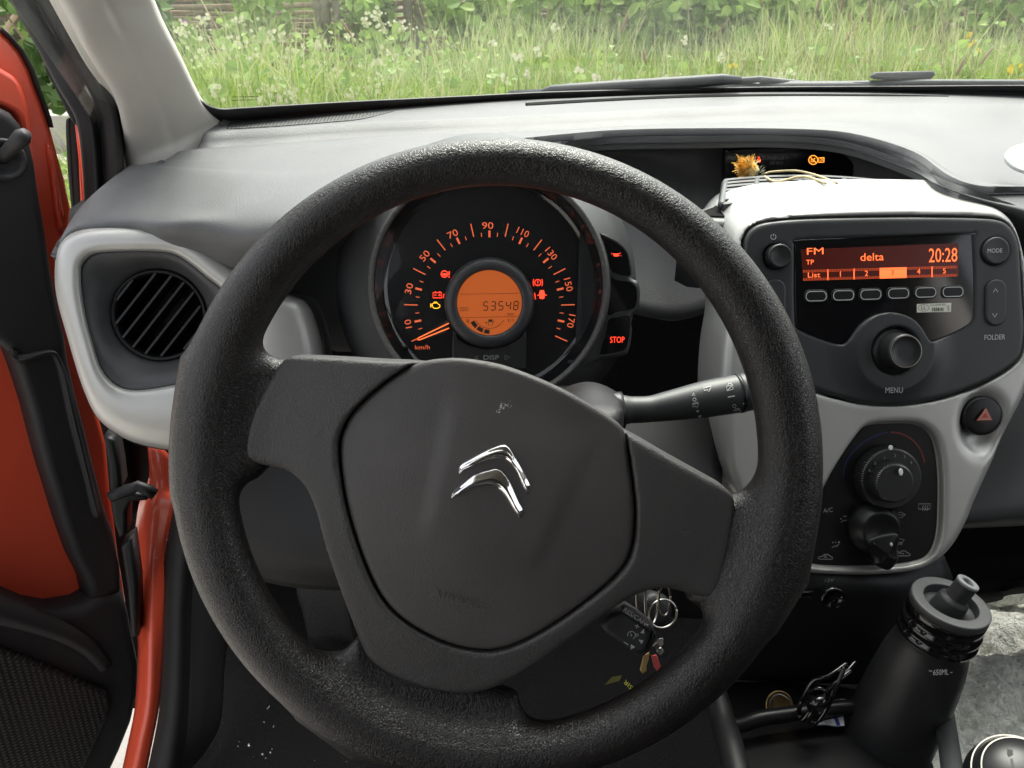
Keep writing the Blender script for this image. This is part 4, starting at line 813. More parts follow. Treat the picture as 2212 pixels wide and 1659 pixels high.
# grips swell a little beside the spokes
sb = lambda pts, z: polysd(X2, Y2, WF.locs(pts, z))[..., None]
zb = -.012
lspoke = [(405, 770), (470, 730), (560, 765), (625, 780), (640, 800), (600, 990), (560, 1030), (470, 1045), (400, 1060)]
rspoke = [(1560, 1075), (1610, 1060), (1690, 1000), (1740, 1050), (1740, 1250), (1660, 1350), (1560, 1345), (1530, 1310), (1480, 1290), (1500, 1180)]
bspoke = [(770, 1380), (900, 1440), (1060, 1480), (1118, 1500), (1125, 1560), (1200, 1620), (1200, 1700), (760, 1640), (640, 1540), (660, 1440), (740, 1415)]
hub = [(640, 800), (900, 800), (1340, 930), (1570, 1075), (1540, 1290), (1350, 1290), (1100, 1470), (1000, 1500), (800, 1430), (690, 1120), (640, 1030), (560, 1000)]
dsp = np.minimum(sb(lspoke, zb), sb(rspoke, zb)); S = smin(tor, slab(dsp, Z, -.024, .001, .011), .016)
S = smin(S, slab(sb(bspoke, zb), Z, -.026, -.004, .010), .020)
S = smin(S, slab(sb(hub, zb) + .004, Z, -.046, -.013, .008), .006)
surfnet('rim', S, lo, h, WF, 'rim', sw)
# harder spoke cover round the hub
yo = [(640, 771), (720, 774), (820, 780), (900, 784), (1000, 800), (1150, 850), (1330, 925), (1390, 955), (1450, 990), (1540, 1040), (1578, 1063), (1592, 1085), (1590, 1130), (1575, 1220), (1560, 1285), (1545, 1300), (1500, 1292), (1440, 1275), (1385, 1285), (1340, 1308), (1290, 1343), (1230, 1388), (1170, 1432), (1110, 1472), (1060, 1496), (1010, 1507), (960, 1504), (900, 1490), (835, 1462), (795, 1432), (775, 1395), (755, 1340), (730, 1270), (700, 1180), (682, 1110), (662, 1062), (640, 1036), (610, 1017), (560, 1008), (527, 995), (516, 975), (521, 945), (541, 890), (572, 830), (600, 787), (618, 773)]
zy = .0045
h2 = .0016; yl = np.array(WF.locs(yo, zy)); lo = (yl[:, 0].min() - .008, yl[:, 1].min() - .008, -.030); hi = (yl[:, 0].max() + .008, yl[:, 1].max() + .008, .022)
X, Y, Z = grid3(lo, hi, h2); X2, Y2 = X[:, :, 0], Y[:, :, 0]
po_ = [(905, 783), (960, 774), (1010, 775), (1080, 787), (1150, 811), (1220, 842), (1280, 876), (1330, 908), (1350, 928), (1354, 945), (1363, 1000), (1372, 1070), (1375, 1120), (1370, 1180), (1354, 1222), (1320, 1260), (1270, 1300), (1200, 1350), (1130, 1390), (1080, 1408), (1040, 1411), (980, 1400), (920, 1375), (862, 1337), (822, 1292), (791, 1230), (766, 1160), (746, 1090), (734, 1020), (730, 965), (738, 930), (760, 892), (800, 852), (850, 813)]
dY = polysd(X2, Y2, catmull(yl, 220))[..., None]; pl2 = catmull(WF.locs(po_, .006), 150); dP = polysd(X2, Y2, pl2)[..., None]
r2 = np.sqrt(X ** 2 + Y ** 2)
top = .0085 - .006 * np.clip((r2 - .06) / .07, 0, 1) ** 1.5
S = smax(slab(dY, Z, -.028, .012, .0075), Z - top, .005)
groove = np.abs(dP) - .0004
S = smax(S, -np.maximum(groove, .001 - Z), .0015)
S = smax(S, -np.maximum(dP - .0004, -.002 - Z), .0012)
surfnet('spoke_cover', S, lo, h2, WF, 'spoke', sw)
# airbag cover: shallow dome with a raised middle band
lo = (pl2[:, 0].min() - .006, pl2[:, 1].min() - .006, -.006); hi = (pl2[:, 0].max() + .006, pl2[:, 1].max() + .006, .030)
X, Y, Z = grid3(lo, hi, h2); X2, Y2 = X[:, :, 0], Y[:, :, 0]; dP = polysd(X2, Y2, pl2)[..., None]
ca, sa = math.cos(rad(-17)), math.sin(rad(-17)); cx_, cy_ = WF.loc(1060, 1060)
U_ = (X - cx_) * ca + (Y - cy_) * sa; V_ = -(X - cx_) * sa + (Y - cy_) * ca
def sst(a, b, q): q = np.clip((q - a) / (b - a), 0, 1); return q * q * (3 - 2 * q)
band_ = (1 - sst(.028, .040, np.abs(U_ - .004) - .10 * np.clip(V_ + .02, 0, 1))) * sst(-.045, -.015, V_) * (1 - sst(.03, .055, V_))
topz = .0115 - 1.05 * (U_ ** 2) - .9 * V_ ** 2 + .0018 * band_
S = smax(dP + .0004, Z - topz, .0035); S = np.maximum(S, -.004 - Z)
cover = surfnet('airbag_cover', S, lo, h2, WF, 'pad', sw)
def padz(a, b):
    u = (a - cx_) * ca + (b - cy_) * sa; v = -(a - cx_) * sa + (b - cy_) * ca; return .0115 - 1.05 * u * u - .9 * v * v
def padz2(a, b):
    u = (a - cx_) * ca + (b - cy_) * sa; v = -(a - cx_) * sa + (b - cy_) * ca
    bb = (1 - sst(.028, .040, abs(u - .004) - .10 * max(0, min(1, v + .02)))) * sst(-.045, -.015, v) * (1 - sst(.03, .055, v)); return padz(a, b) + .0018 * float(bb)
# chrome emblem: two chevrons
for upr, lwr in (([(991, 1021), (996, 1003), (1026, 984), (1060, 967), (1086, 959.5), (1100, 965), (1112.5, 984), (1130, 1015), (1144, 1041), (1146.5, 1052), (1141, 1066)],
                  [(992, 1023), (1003, 1015), (1015, 1010), (1043, 998), (1071, 991), (1088, 993), (1103, 1004), (1115, 1020), (1123, 1040), (1131, 1056), (1139, 1067)]),
                 ([(975, 1073), (981, 1060), (996, 1046), (1026, 1023), (1057, 1013), (1074, 1011), (1088, 1020), (1102, 1039), (1112, 1060), (1122, 1083), (1130, 1098), (1130, 1108), (1124, 1118)],
                  [(976, 1075), (984, 1072), (992, 1069), (1012, 1060), (1037, 1052.5), (1057, 1050), (1074, 1056), (1086, 1066), (1096, 1081), (1106, 1098), (1112, 1106), (1117, 1112), (1122, 1119)])):
    U1, L1 = catmull(WF.locs(upr, .012), 72, False), catmull(WF.locs(lwr, .012), 72, False); k_ = min(len(U1), len(L1)); rows_ = []
    for t, dz in ((0, -.002), (.0, .0004), (.06, .0011), (.16, .0017), (.30, .0021), (.36, .0025), (.5, .0034), (.64, .0031), (.80, .0022), (.92, .0013), (1., .0004), (1., -.002)):
        r_ = []
        for q0_, q1_ in zip(U1[:k_], L1[:k_]): p_ = q0_ + (q1_ - q0_) * t; wd_ = min(1, np.hypot(*(q1_ - q0_)) / .006); r_.append(WF.W(*p_, padz2(*p_) + dz * (wd_ if dz > .0005 else 1)))
        rows_.append(r_)
    loft('emblem_chevron', rows_, 'chrome', sw, False)
v, f, s_ = glyphs('AIRBAG')
a, b = np.array(WF.loc(*cH(578, 662), .01)), np.array(WF.loc(*cH(888, 755), .01)); d = b - a; up = np.array([-d[1], d[0]]) / np.hypot(*d) * 44 * .3718 * WF.scale(1000, 1300)
VV2 = []
for x, y in v: q = a + d * x + up * y; VV2.append(WF.W(*q, padz(*q) + .0013))
mk('lettering', VV2, f, mat('emboss_lit', (.085, .083, .083), .4), cover, False)  # same plastic as the cover; paler tone imitates light on embossed edges
# worn pale scuff on the cover
L = []; random.seed(3)
SV, SF = [], []
for (x, y, r) in [(1085, 878, 4)] * 14 + [(1076, 888, 3)] * 10 + [(1092, 872, 6)] * 12 + [(1100, 880, 4)] * 6:
    px_, py_ = x + random.gauss(0, r), y + random.gauss(0, r * .7); rr_ = random.uniform(.5, 1.9); c = WF.loc(px_, py_, .01); n0 = len(SV)
    for k in range(6): a_ = k * math.pi / 3; rk_ = rr_ * random.uniform(.5, 1.2) * .00026; q = (c[0] + rk_ * math.cos(a_), c[1] + rk_ * math.sin(a_)); SV.append(WF.W(*q, padz2(*q) + .00035 + .00001 * random.random()))
    SF.append(tuple(range(n0, n0 + 6)))
sc_ = mk('scuff_mark', SV, SF, 'print', cover, False); sc_['kind'] = 'stuff'
# horn symbols on the spokes, edge light put into their pale colour
for cx0, cy0, s in ((cD(1880, 1262)[0], cD(1880, 1262)[1], 1), (cI(100, 290)[0], cI(100, 290)[1], 1)):
    marks('horn_symbol', WF, .0050, 'emboss_lit', sw, [([(cx0 - 14, cy0 - 4), (cx0 - 4, cy0), (cx0 + 4, cy0 - 1), (cx0 + 14, cy0 - 6)], 1.6, False), ([(cx0 - 6, cy0 + 1), (cx0 - 3, cy0 + 6), (cx0 + 5, cy0 + 6), (cx0 + 7, cy0)], 1.4, False)])
# ================================================================== COLUMN AND STALKS
colm = thing('steering_column', 'black plastic steering column cover between wheel and instrument cluster', 'column cover', WF.W(0, -.02, -.14))
h3 = .0035; lo = (-.10, -.12, -.26); hi = (.11, .10, -.03); X, Y, Z = grid3(lo, hi, h3)
q = np.maximum(np.abs(X - .012) - (.066 + .05 * np.clip((-Z - .05), 0, .2) * .3), np.abs(Y + .030) - .058); S = smax(q, np.maximum(Z + .040, -.25 - Z), .025)
bl = np.sqrt((X - .062) ** 2 + (Y - .020) ** 2 + ((Z + .11) * .5) ** 2) - .020; S = smin(S, bl, .02)
surfnet('column_cover', S, lo, h3, WF, 'black', colm)
stk = thing('wiper_stalk', 'black wiper stalk with white printed symbols right of the steering wheel hub', 'stalk', P(1480, 870, .57))
def spath(pts, n): return catmull([P(*q) for q in pts], n, False)
pth = spath([(1290, 893, .572), (1345, 886, .572), (1400, 884, .574), (1460, 874, .576), (1530, 861, .578), (1600, 849, .58), (1640, 842, .58)], 42)
tt = np.linspace(0, 1, len(pth)); rs = np.interp(tt, [0, .12, .14, .18, .2, .35, .5, .65, .8, .97, 1], [.0125, .0125, .0105, .0105, .0092, .0090, .0108, .0128, .0135, .0130, .0112])
tube('stalk_arm', pth, rs, 'plastic', stk, 22)
tube('stalk_collar', pth[4:8], .0128, 'face_black', stk, 20)
tube('end_ring', pth[-9:-7], rs[-8] + .0004, 'face_black', stk, 22)
def stick(px_, py_, rr_=.0132):      # frame touching the stalk's near side
    i = int(np.argmin([abs(p[0] - P(px_, py_, .577)[0]) for p in pth])); return pth[i], rs[i]
def smarks(name, lines, fills=()):
    V, F = [], []
    def proj(px_, py_):
        r = ray(px_, py_); r = r / np.linalg.norm(r); best = None
        i = int(np.argmin([np.linalg.norm(np.cross(p - C, r)) + abs(np.dot(p - C, RT) / np.dot(p - C, FW) * FPX + 1106 - px_) * .0005 for p in pth])); i = min(max(i, 1), len(pth) - 2)
        ax = pth[i + 1] - pth[i - 1]; ax /= np.linalg.norm(ax); o = C - pth[i]; o2 = o - ax * (o @ ax); r2_ = r - ax * (r @ ax)
        A, B, Cc_ = r2_ @ r2_, 2 * o2 @ r2_, o2 @ o2 - (rs[i] + .0004) ** 2; dd = B * B - 4 * A * Cc_
        t = (-B - math.sqrt(max(dd, 0))) / (2 * A); return C + r * t
    for pts, w, cl_ in lines:
        v, f = strip(pts, w, cl_); o = len(V); V += [proj(*q) for q in v]; F += [tuple(o + i for i in g) for g in f]
    for pts in fills: o = len(V); V += [proj(*q) for q in pts]; F.append(tuple(range(o, o + len(pts))))
    mk(name, V, F, 'print', stk, False)
fan = lambda x, y, s=1: [cF(x - 24 * s, y - 8 * s), cF(x + 24 * s, y - 20 * s), cF(x + 20 * s, y - 4 * s), cF(x + 8 * s, y + 16 * s), cF(x, y + 2 * s), cF(x - 18 * s, y + 8 * s)]
smarks('stalk_symbol', [(fan(242, 1078), 1.2, True)]); smarks('stalk_symbol', [(cF([(362, 1060), (400, 1050), (402, 1078), (365, 1088)]), 1.2, True), (cF([(372, 1052), (374, 1044), (392, 1040), (394, 1050)]), 1.1, False), (cF([(366, 1088), (398, 1052)]), 1.1, False)])
smarks('stalk_symbol', [(cF([(147, 1118), (156, 1102), (166, 1115)]), 1.1, True)]); smarks('stalk_symbol', [(circ(*cF(162, 1143), 3.6, 14), 1.1, True)]); smarks('stalk_symbol', [(fan(168, 1182, .85), 1.2, True), (cF([(148, 1168), (186, 1158)]), 1.0, False)])
smarks('stalk_symbol', (), [cF([(170, 1214), (190, 1208), (186, 1224)])]); smarks('stalk_symbol', (), [cF([(180, 1246), (206, 1238), (200, 1258)])])
smarks('stalk_symbol', [(cF([(370, 1128), (413, 1120)]), 2.6, False)]); smarks('stalk_symbol', [(circ(*cF(410, 1183), 3.6, 14), 1.1, True)]); smarks('stalk_symbol', [(cF([(403, 1212), (448, 1206), (450, 1224), (405, 1228)]), 1.1, True), (cF([(412, 1208), (416, 1200), (438, 1198), (440, 1206)]), 1.0, False)]); smarks('stalk_symbol', [(cF([(463, 1169), (486, 1164)]), 2.4, False)])
# cruise control stalk
CF_ = Fr(P(1375, 1365, .515), 30, -10)
cru = thing('cruise_control_stalk', 'small black cruise control stalk printed RES CAN below the wheel spoke', 'stalk', CF_.O)
cb = plate('stalk_body', CF_, CF_.locs(cL([(590, 590), (700, 480), (850, 420), (1000, 520), (1145, 640), (1140, 760), (1075, 895), (985, 897), (850, 810), (660, 680)])), -.03, 0, 'plastic', cru, .003, 4)
plate('end_cap', CF_, CF_.locs(cL([(1155, 650), (1190, 665), (1200, 720), (1110, 890), (1080, 900), (1030, 900), (1085, 850), (1140, 740)])), -.03, -.001, 'face_black', cru, .002)
plate('top_facet', CF_, CF_.locs(cL([(820, 430), (860, 395), (1000, 470), (1110, 560), (1150, 610), (1140, 645), (1000, 540)])), -.012, .0022, 'panel_grey', cru, .001)
text('RES/CAN', CF_, cL(838, 432), cL(1076, 590), 9.5, .0030, 'print', cru)
marks('arrow', CF_, .0030, 'print', cru, fills=[cL([(1082, 568), (1122, 574), (1104, 596)])]); marks('arrow', CF_, .0006, 'print', cru, fills=[cL([(1028, 668), (1068, 622), (1066, 678)])]); marks('arrow', CF_, .0006, 'print', cru, fills=[cL([(1004, 740), (1062, 752), (1040, 790)])]); marks('arrow', CF_, .0006, 'print', cru, fills=[cL([(926, 795), (970, 822), (920, 854)])])
marks('symbol', CF_, .0006, 'print', cru, [(cL([(966, 588), (1016, 606)]), 1.6, False), (cL([(998, 574), (984, 620)]), 1.6, False)]); marks('symbol', CF_, .0006, 'print', cru, [(cL([(848, 768), (896, 798)]), 1.6, False)])
x, y = cL(930, 694); marks('symbol', CF_, .0006, 'print', cru, [([(x + 8.4 * math.cos(a), y + 8.4 * math.sin(a)) for a in np.linspace(-3.4, 1.2, 18)], 1.3, False), ([(x, y + 2), (x - 2, y - 6)], 1.2, False), (circ(*cL(990, 692), 2.8, 12), 1.2, True)], [circ(x, y + 1, 1.6, 10)])
# keys
ky = thing('bunch_of_keys', 'bunch of keys on steel rings hanging from the ignition below the wheel', 'keys', P(1420, 1360, .56))
def ring3(c, r, fr_, rt, m_, ry=None): tube('key_ring', [fr_.W(r * math.cos(a), (ry or r) * math.sin(a)) for a in np.linspace(0, 2 * math.pi, 33)], rt, m_, ky, 7)
kk = WF.scale(1073, 1015) * 1.15
for (x, y, rx, ry, el, yw) in ((1150, 330, .012, .017, 10, 60), (1270, 460, .0105, .009, 35, 20), (1040, 340, .006, .017, 10, 50), (1290, 310, .006, .012, 10, 40)):
    c = P(*cL(x, y), .56); ring3(c, rx, Fr(c, el, yw), .0008, 'steel', ry)
lathe('ignition_lock', Fr(P(*cL(1215, 440), .585), 30, 20), [(.013, -.03), (.013, -.004), (.011, 0), (.006, .001)], 'black', ky, 24)
def key(name, poly, d, m_, z=.002): 
    f_ = Fr(P(*cL(*poly[0]), d), 30, 0); plate(name, f_, f_.locs(cL(poly)), -z, 0, m_, ky, .0004)
key('key_blade', [(1060, 930), (1125, 880), (1120, 960), (1095, 1030), (1098, 1085), (1050, 1118), (1025, 1075)], .56, 'brass'); key('key_blade', [(1150, 920), (1205, 910), (1250, 1035), (1210, 1088), (1180, 1050)], .555, 'key_red'); key('key_head', [(1205, 850), (1255, 825), (1290, 875), (1250, 920), (1215, 890)], .55, 'steel', .004); key('key_blade', [(1215, 740), (1275, 725), (1280, 800), (1240, 825), (1160, 820)], .558, 'steel')
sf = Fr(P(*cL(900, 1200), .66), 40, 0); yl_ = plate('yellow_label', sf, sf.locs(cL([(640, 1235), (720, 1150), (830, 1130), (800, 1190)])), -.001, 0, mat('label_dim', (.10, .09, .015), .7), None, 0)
tag(yl_, 'dim yellow warning label in the dark footwell behind the wheel', 'label'); text('SIR', sf, cL(948, 1255), cL(868, 1175), 9, .001, 'yellow', yl_)
# ================================================================== FOOTWELL AND CENTRE CONSOLE
con = thing('centre_console', 'black lower console with storage tray and cup holder between the seats', 'console', P(1700, 1560, .74))
net('console_stack', [[(1500, 1060, .74), (1600, 1120, .73), (1750, 1200, .72), (1900, 1225, .72), (2040, 1200, .73)], [(1510, 1250, .735), (1600, 1265, .72), (1750, 1275, .71), (1900, 1280, .71), (2060, 1270, .73)], [(1520, 1380, .75), (1620, 1380, .74), (1750, 1385, .735), (1900, 1390, .735), (2030, 1390, .75)], [(1540, 1470, .79), (1620, 1470, .785), (1750, 1475, .78), (1900, 1480, .78), (2010, 1480, .79)]], 'black', con, 6, .006, d=True)
net('tray_floor', [[(1540, 1465, .795), (1700, 1470, .785), (1850, 1480, .785), (2000, 1480, .80)], [(1560, 1560, .745), (1700, 1560, .735), (1850, 1560, .735), (1990, 1560, .75)], [(1590, 1700, .67), (1720, 1700, .66), (1860, 1700, .66), (2030, 1700, .68)]], 'black', con, 6, .004, d=True)
tube('tray_lip', [P(x, y, d) for x, y, d in catmull([(1562, 1570, .715), (1600, 1566, .712), (1640, 1552, .712), (1700, 1543, .714), (1760, 1535, .716), (1830, 1528, .72), (1880, 1530, .725)], 30, False)], .0065, 'face_black', con, 10)
tube('tray_side_wall', [P(x, y, d) for x, y, d in catmull([(1545, 1500, .72), (1562, 1560, .70), (1580, 1620, .67), (1600, 1700, .64)], 16, False)], .011, 'black', con, 10)
for rr_, m_ in ((.046, 'face_black'),): tube('cup_holder', [P(1720, 1672, .70) + np.array([rr_ * math.cos(a), rr_ * math.sin(a) * 1., 0]) for a in np.linspace(0, 2 * math.pi, 40)], .0035, m_, con, 8)
tube('tunnel_edge', [P(x, y, d) for x, y, d in catmull([(2040, 1545, .70), (2048, 1600, .66), (2062, 1700, .60)], 14, False)], .008, 'plastic', con, 10)
U12 = Fr(P(1780, 1300, .708), 10, 0)
text('12V', U12, cJ(680, 1352), cJ(747, 1350), 8, .002, 'print_dim', con)
us = plate('usb_socket', U12, U12.locs(cJ([(455, 1425), (590, 1415), (575, 1475), (455, 1482)])), -.004, .002, 'gloss_black', con, .0008); marks('socket_highlight', U12, .0026, 'steel', us, [(cJ([(460, 1472), (570, 1466), (576, 1480)]), 1.1, False)])  # thin bright line paints the highlight on the socket
lathe('power_socket', U12, [(.010, -.004), (.010, .003), (.0085, .004), (.008, .001)], 'gloss_black', con, 28, *U12.loc(*cJ(735, 1465)))
ft = thing('footrest', 'dark carpeted footrest in the driver footwell behind the wheel rim', 'footrest', P(700, 1370, .85))
net('footrest_pad', [[(640, 1270, .93), (690, 1262, .94), (745, 1275, .95)], [(655, 1330, .88), (700, 1320, .88), (755, 1330, .89)], [(670, 1395, .85), (715, 1388, .85), (765, 1395, .86)], [(690, 1430, .90), (730, 1425, .90), (770, 1430, .91)]], 'carpet', ft, 6, .01, d=True)
# coin, pen, folded leaflet and coiled cable in the tray
cfr = Fr(P(*cN(487, 500), .735), 42, 6)
co = thing('coin', 'two tone euro coin standing against the console tray lip', 'coin', cfr.O)
lathe('coin_rim', cfr, [(.0120, -.0022), (.0124, -.0018), (.0124, -.0002), (.0120, 0), (.0112, -.0001), (.0110, -.0004)], 'brass', co, 40); lathe('coin_core', cfr, [(.0111, -.0020), (.0111, -.0005), (.0085, -.0003), (.008, -.0006), (.0005, -.0006)], 'steel', co, 36)
lf = Fr(P(*cN(850, 620), .715), 60, 4)
le_ = tag(plate('folded_leaflet', lf, lf.locs(cN([(745, 632), (800, 605), (935, 575), (945, 640), (900, 645), (820, 632)])), -.004, 0, 'paper', None, .0004), 'small white printed leaflet with a blue stripe in the console tray', 'leaflet')
marks('printed_stripe', lf, .0005, 'blue', le_, fills=[cN([(868, 590), (895, 585), (915, 640), (890, 644)])]); marks('printed_text', lf, .0005, 'print_dark', le_, [(cN([(800, 612), (825, 628)]), 1, False), (cN([(815, 606), (845, 628)]), 1, False), (cN([(835, 602), (858, 624)]), 1, False)])
lf2 = Fr(P(*cN(920, 480), .735), 40, 0)
tag(plate('white_card', lf2, lf2.locs(cN([(885, 465), (955, 455), (968, 492), (930, 496), (905, 500), (890, 490)])), -.004, 0, 'paper', None, .0004), 'corner of a white card behind the coiled cable in the console tray', 'card')
cab = thing('charging_cable', 'coiled thin black charging cable lying in the console tray', 'cable', P(*cN(740, 450), .71))
cp = [(1020, 190, .70), (960, 260, .695), (880, 360, .69), (830, 470, .69), (780, 560, .70), (700, 520, .70), (690, 430, .695), (750, 380, .685), (810, 410, .685), (790, 480, .69), (700, 540, .70), (650, 600, .705), (620, 560, .71), (640, 470, .705), (720, 330, .70), (830, 290, .695), (960, 200, .70)]
tube('cable_coil', catmull([P(*cN(x, y), d) for x, y, d in cp], 140, False), .0021, 'gloss_black', cab, 7)
tube('cable_loop', catmull([P(*cN(x, y), d) for x, y, d in [(940, 230, .69), (900, 330, .69), (850, 450, .69), (800, 550, .695), (740, 620, .70), (690, 600, .70), (740, 500, .695), (860, 360, .69), (990, 250, .695)]], 90, False), .0021, 'gloss_black', cab, 7)
tube('plug', [P(*cN(740, 440), .683), P(*cN(770, 500), .685)], [.008, .0065], 'gloss_black', cab, 10)
# ================================================================== BOTTLE
BT = P(*cK(562, 415), .655)
BF = Fr(BT, 83, 90)
bt = thing('drinking_bottle', 'black sports drinking bottle with grey spout cap standing in the console', 'bottle', BT - np.array([0, 0, .25]))
q = .0335
def sc_(p): return [(r * .87, z) for r, z in p]
lathe('bottle_body', BF, sc_([(.034, -.25), (.0415, -.245), (.0425, -.235), (.0425, -.15), (.0415, -.115), (.0395, -.085), (.0370, -.062), (.0340, -.048), (.0320, -.040), (.0325, -.036), (.0330, -.033)]), 'bottle', bt, 64)
lathe('neck_ring', BF, sc_([(.0320, -.034), (.0350, -.033), (.0352, -.030), (.0335, -.028), (.0330, -.026), (.0345, -.024), (.0347, -.020), (.0330, -.018), (.0325, -.015), (.0337, -.013), (.0337, -.007), (.032, -.004)]), 'gloss_black', bt, 64, cap=False)
lathe('cap', BF, sc_([(.0335, -.008), (.0338, -.0015), (.0337, -.0010), (.0333, -.0004), (.0328, 0), (.0322, .0), (.0240, .0), (.0236, -.0001), (.0232, -.0006), (.0230, -.0012), (.0228, -.010), (.0226, -.0108), (.0222, -.011), (.0216, -.0112), (.012, -.012), (.0005, -.012)]), 'bottle_cap', bt, 64)
SPF = Fr(BF.W(.001, .001, -.012), 68, 90)
lathe('spout', SPF, [(.0128, 0), (.0128, .001), (.0124, .006), (.0118, .012), (.0112, .0145), (.0088, .0155), (.0084, .017), (.0082, .032)], 'rubber', bt, 40, cap=False)
lathe('spout_tip', SPF, [(.0083, .0300), (.0086, .0310), (.0086, .0318), (.0082, .0324), (.0076, .0326), (.0050, .0326), (.0046, .0322), (.0042, .031), (.0040, .022), (.0005, .022)], mat('tip_grey', (.17, .175, .18), .5), bt, 36, cap=False)
# volume mark printed on the bottle's side
pr = BF.W(0, 0, 0)
def onbottle(px_, py_, r=.0352):
    rr_ = ray(px_, py_); ax = BF.n; o = C - BT; o = o - ax * (o @ ax); dd = rr_ - ax * (rr_ @ ax); A = dd @ dd; B = 2 * o @ dd; C_ = o @ o - r * r; t = (-B - math.sqrt(max(B * B - 4 * A * C_, 0))) / (2 * A); return C + rr_ * t
def btext(s, p0, p1, hh):
    v, f, _ = glyphs(s); a, b = np.array(p0, float), np.array(p1, float); d = b - a; up_v = np.array([d[1], -d[0]]) / np.hypot(*d) * hh + d * .12 * hh / np.hypot(*d)
    mk('lettering', [onbottle(*(a + d * x + up_v * y)) for x, y in v], f, 'white_plastic', bt, False)
btext('650ML', cK(425, 966), cK(540, 962), 12); mk('volume_mark', *(lambda L_: ([onbottle(*p_) for p_ in L_], [(0, 1, 2, 3), (4, 5, 6, 7)]))([cK(394, 928), cK(418, 932), cK(418, 940), cK(394, 936)] + [cK(552, 944), cK(570, 940), cK(571, 948), cK(553, 952)]), 'print', bt, False)
# ================================================================== GEAR LEVER
GC = P(2196, 1708, .56); GF = Fr(GC, 75, -18)
gl = thing('gear_lever', 'black ball gear knob with engraved shift pattern at the bottom right', 'gear lever', GC - np.array([0, 0, .2]))
R_ = .0335
lathe('gear_knob', GF, [(.012, -.050), (.018, -.036), (.027, -.020), (.0325, -.006), (.0335, .002), (.0322, .010), (.0285, .0175), (.0262, .0195), (.0215, .0232), (.014, .0262), (.007, .0276), (.0005, .028)], 'face_black', gl, 56)
tube('gear_shaft', [GC - GF.n * .045, GC - GF.n * .10, GC - np.array([0, 0, .22])], [.012, .010, .010], 'plastic', gl, 12)
for rr_, z in ((.0268, .0196), (.0312, .0133)):
    V, Fc = strip(circ(0, 0, rr_, 60), .0009, True); mk('inlay_ring', [GF.W(a, b, z + .0006) for a, b in V], Fc, 'steel', gl, False)
def gz(a, b): r = math.hypot(a, b); return float(np.interp(r, [.0005, .007, .014, .0215, .0262], [.028, .0276, .0262, .0232, .0195])) + .0004
GL = []
for pts in ([(-.010, .0075), (-.010, -.0085)], [(0, .0075), (0, -.0085)], [(.010, .0075), (.010, -.0085)], [(-.010, 0), (.010, 0)]):
    v, f = strip([tuple(np.array(pts[0]) + (np.array(pts[1]) - np.array(pts[0])) * t) for t in np.linspace(0, 1, 8)], .0013); mk('shift_line', [GF.W(a, b, gz(a, b)) for a, b in v], f, 'print_dark', gl, False)
for s, x, y in (('1', -.010, .0115), ('3', 0, .0115), ('5', .010, .0115), ('2', -.010, -.0125), ('4', 0, -.0125), ('R', .010, -.0125)):
    v, f, _ = glyphs(s); mk('numeral', [GF.W(x + (a - .5) * .0034, y + (b - .5) * .005, gz(x, y) + .0002) for a, b in v], f, 'print_dark', gl, False)
# ================================================================== FLEECE IN THE PASSENGER FOOTWELL
from mathutils import noise as mno
def fluff(G):
    G = G.copy()
    for i in range(G.shape[0]):
        for j in range(G.shape[1]):
            p = Vector(G[i, j]); G[i, j, 2] += .010 * mno.noise(p * 9) + .006 * mno.noise(p * 22 + Vector((4, 1, 2))) + .004 * mno.noise(p * 60) + .0028 * mno.noise(p * 130) + .002 * mno.noise(p * 260) - .013 * max(0, 1 - abs(mno.noise(p * 5.5 + Vector((9, 3, 1)))) * 12)
    return G
fl_ = thing('fleece_blanket', 'pale grey fluffy fleece crumpled in the passenger footwell beside the bottle', 'blanket', P(2140, 1480, .95))
net('fleece_cloth', [[(1960, 1235, 1.04), (2080, 1245, 1.05), (2160, 1258, 1.05), (2230, 1262, 1.05), (2420, 1262, 1.06)], [(1960, 1330, .97), (2080, 1330, .98), (2160, 1330, .98), (2230, 1330, .98), (2420, 1325, .99)], [(1960, 1440, .90), (2080, 1440, .91), (2160, 1440, .90), (2230, 1440, .90), (2420, 1440, .91)],
     [(1980, 1560, .84), (2080, 1560, .84), (2160, 1560, .83), (2230, 1560, .83), (2420, 1560, .84)], [(2000, 1720, .77), (2080, 1720, .77), (2160, 1720, .76), (2230, 1720, .76), (2420, 1720, .77)]], 'fleece', fl_, 42, .012, noise=fluff, d=True)
tube('ribbed_hem', [P(x, y, d) for x, y, d in ((1990, 1252, 1.03), (2080, 1270, 1.02), (2150, 1290, 1.01), (2212, 1282, 1.01), (2300, 1290, 1.01))], .012, 'fleece', fl_, 10)
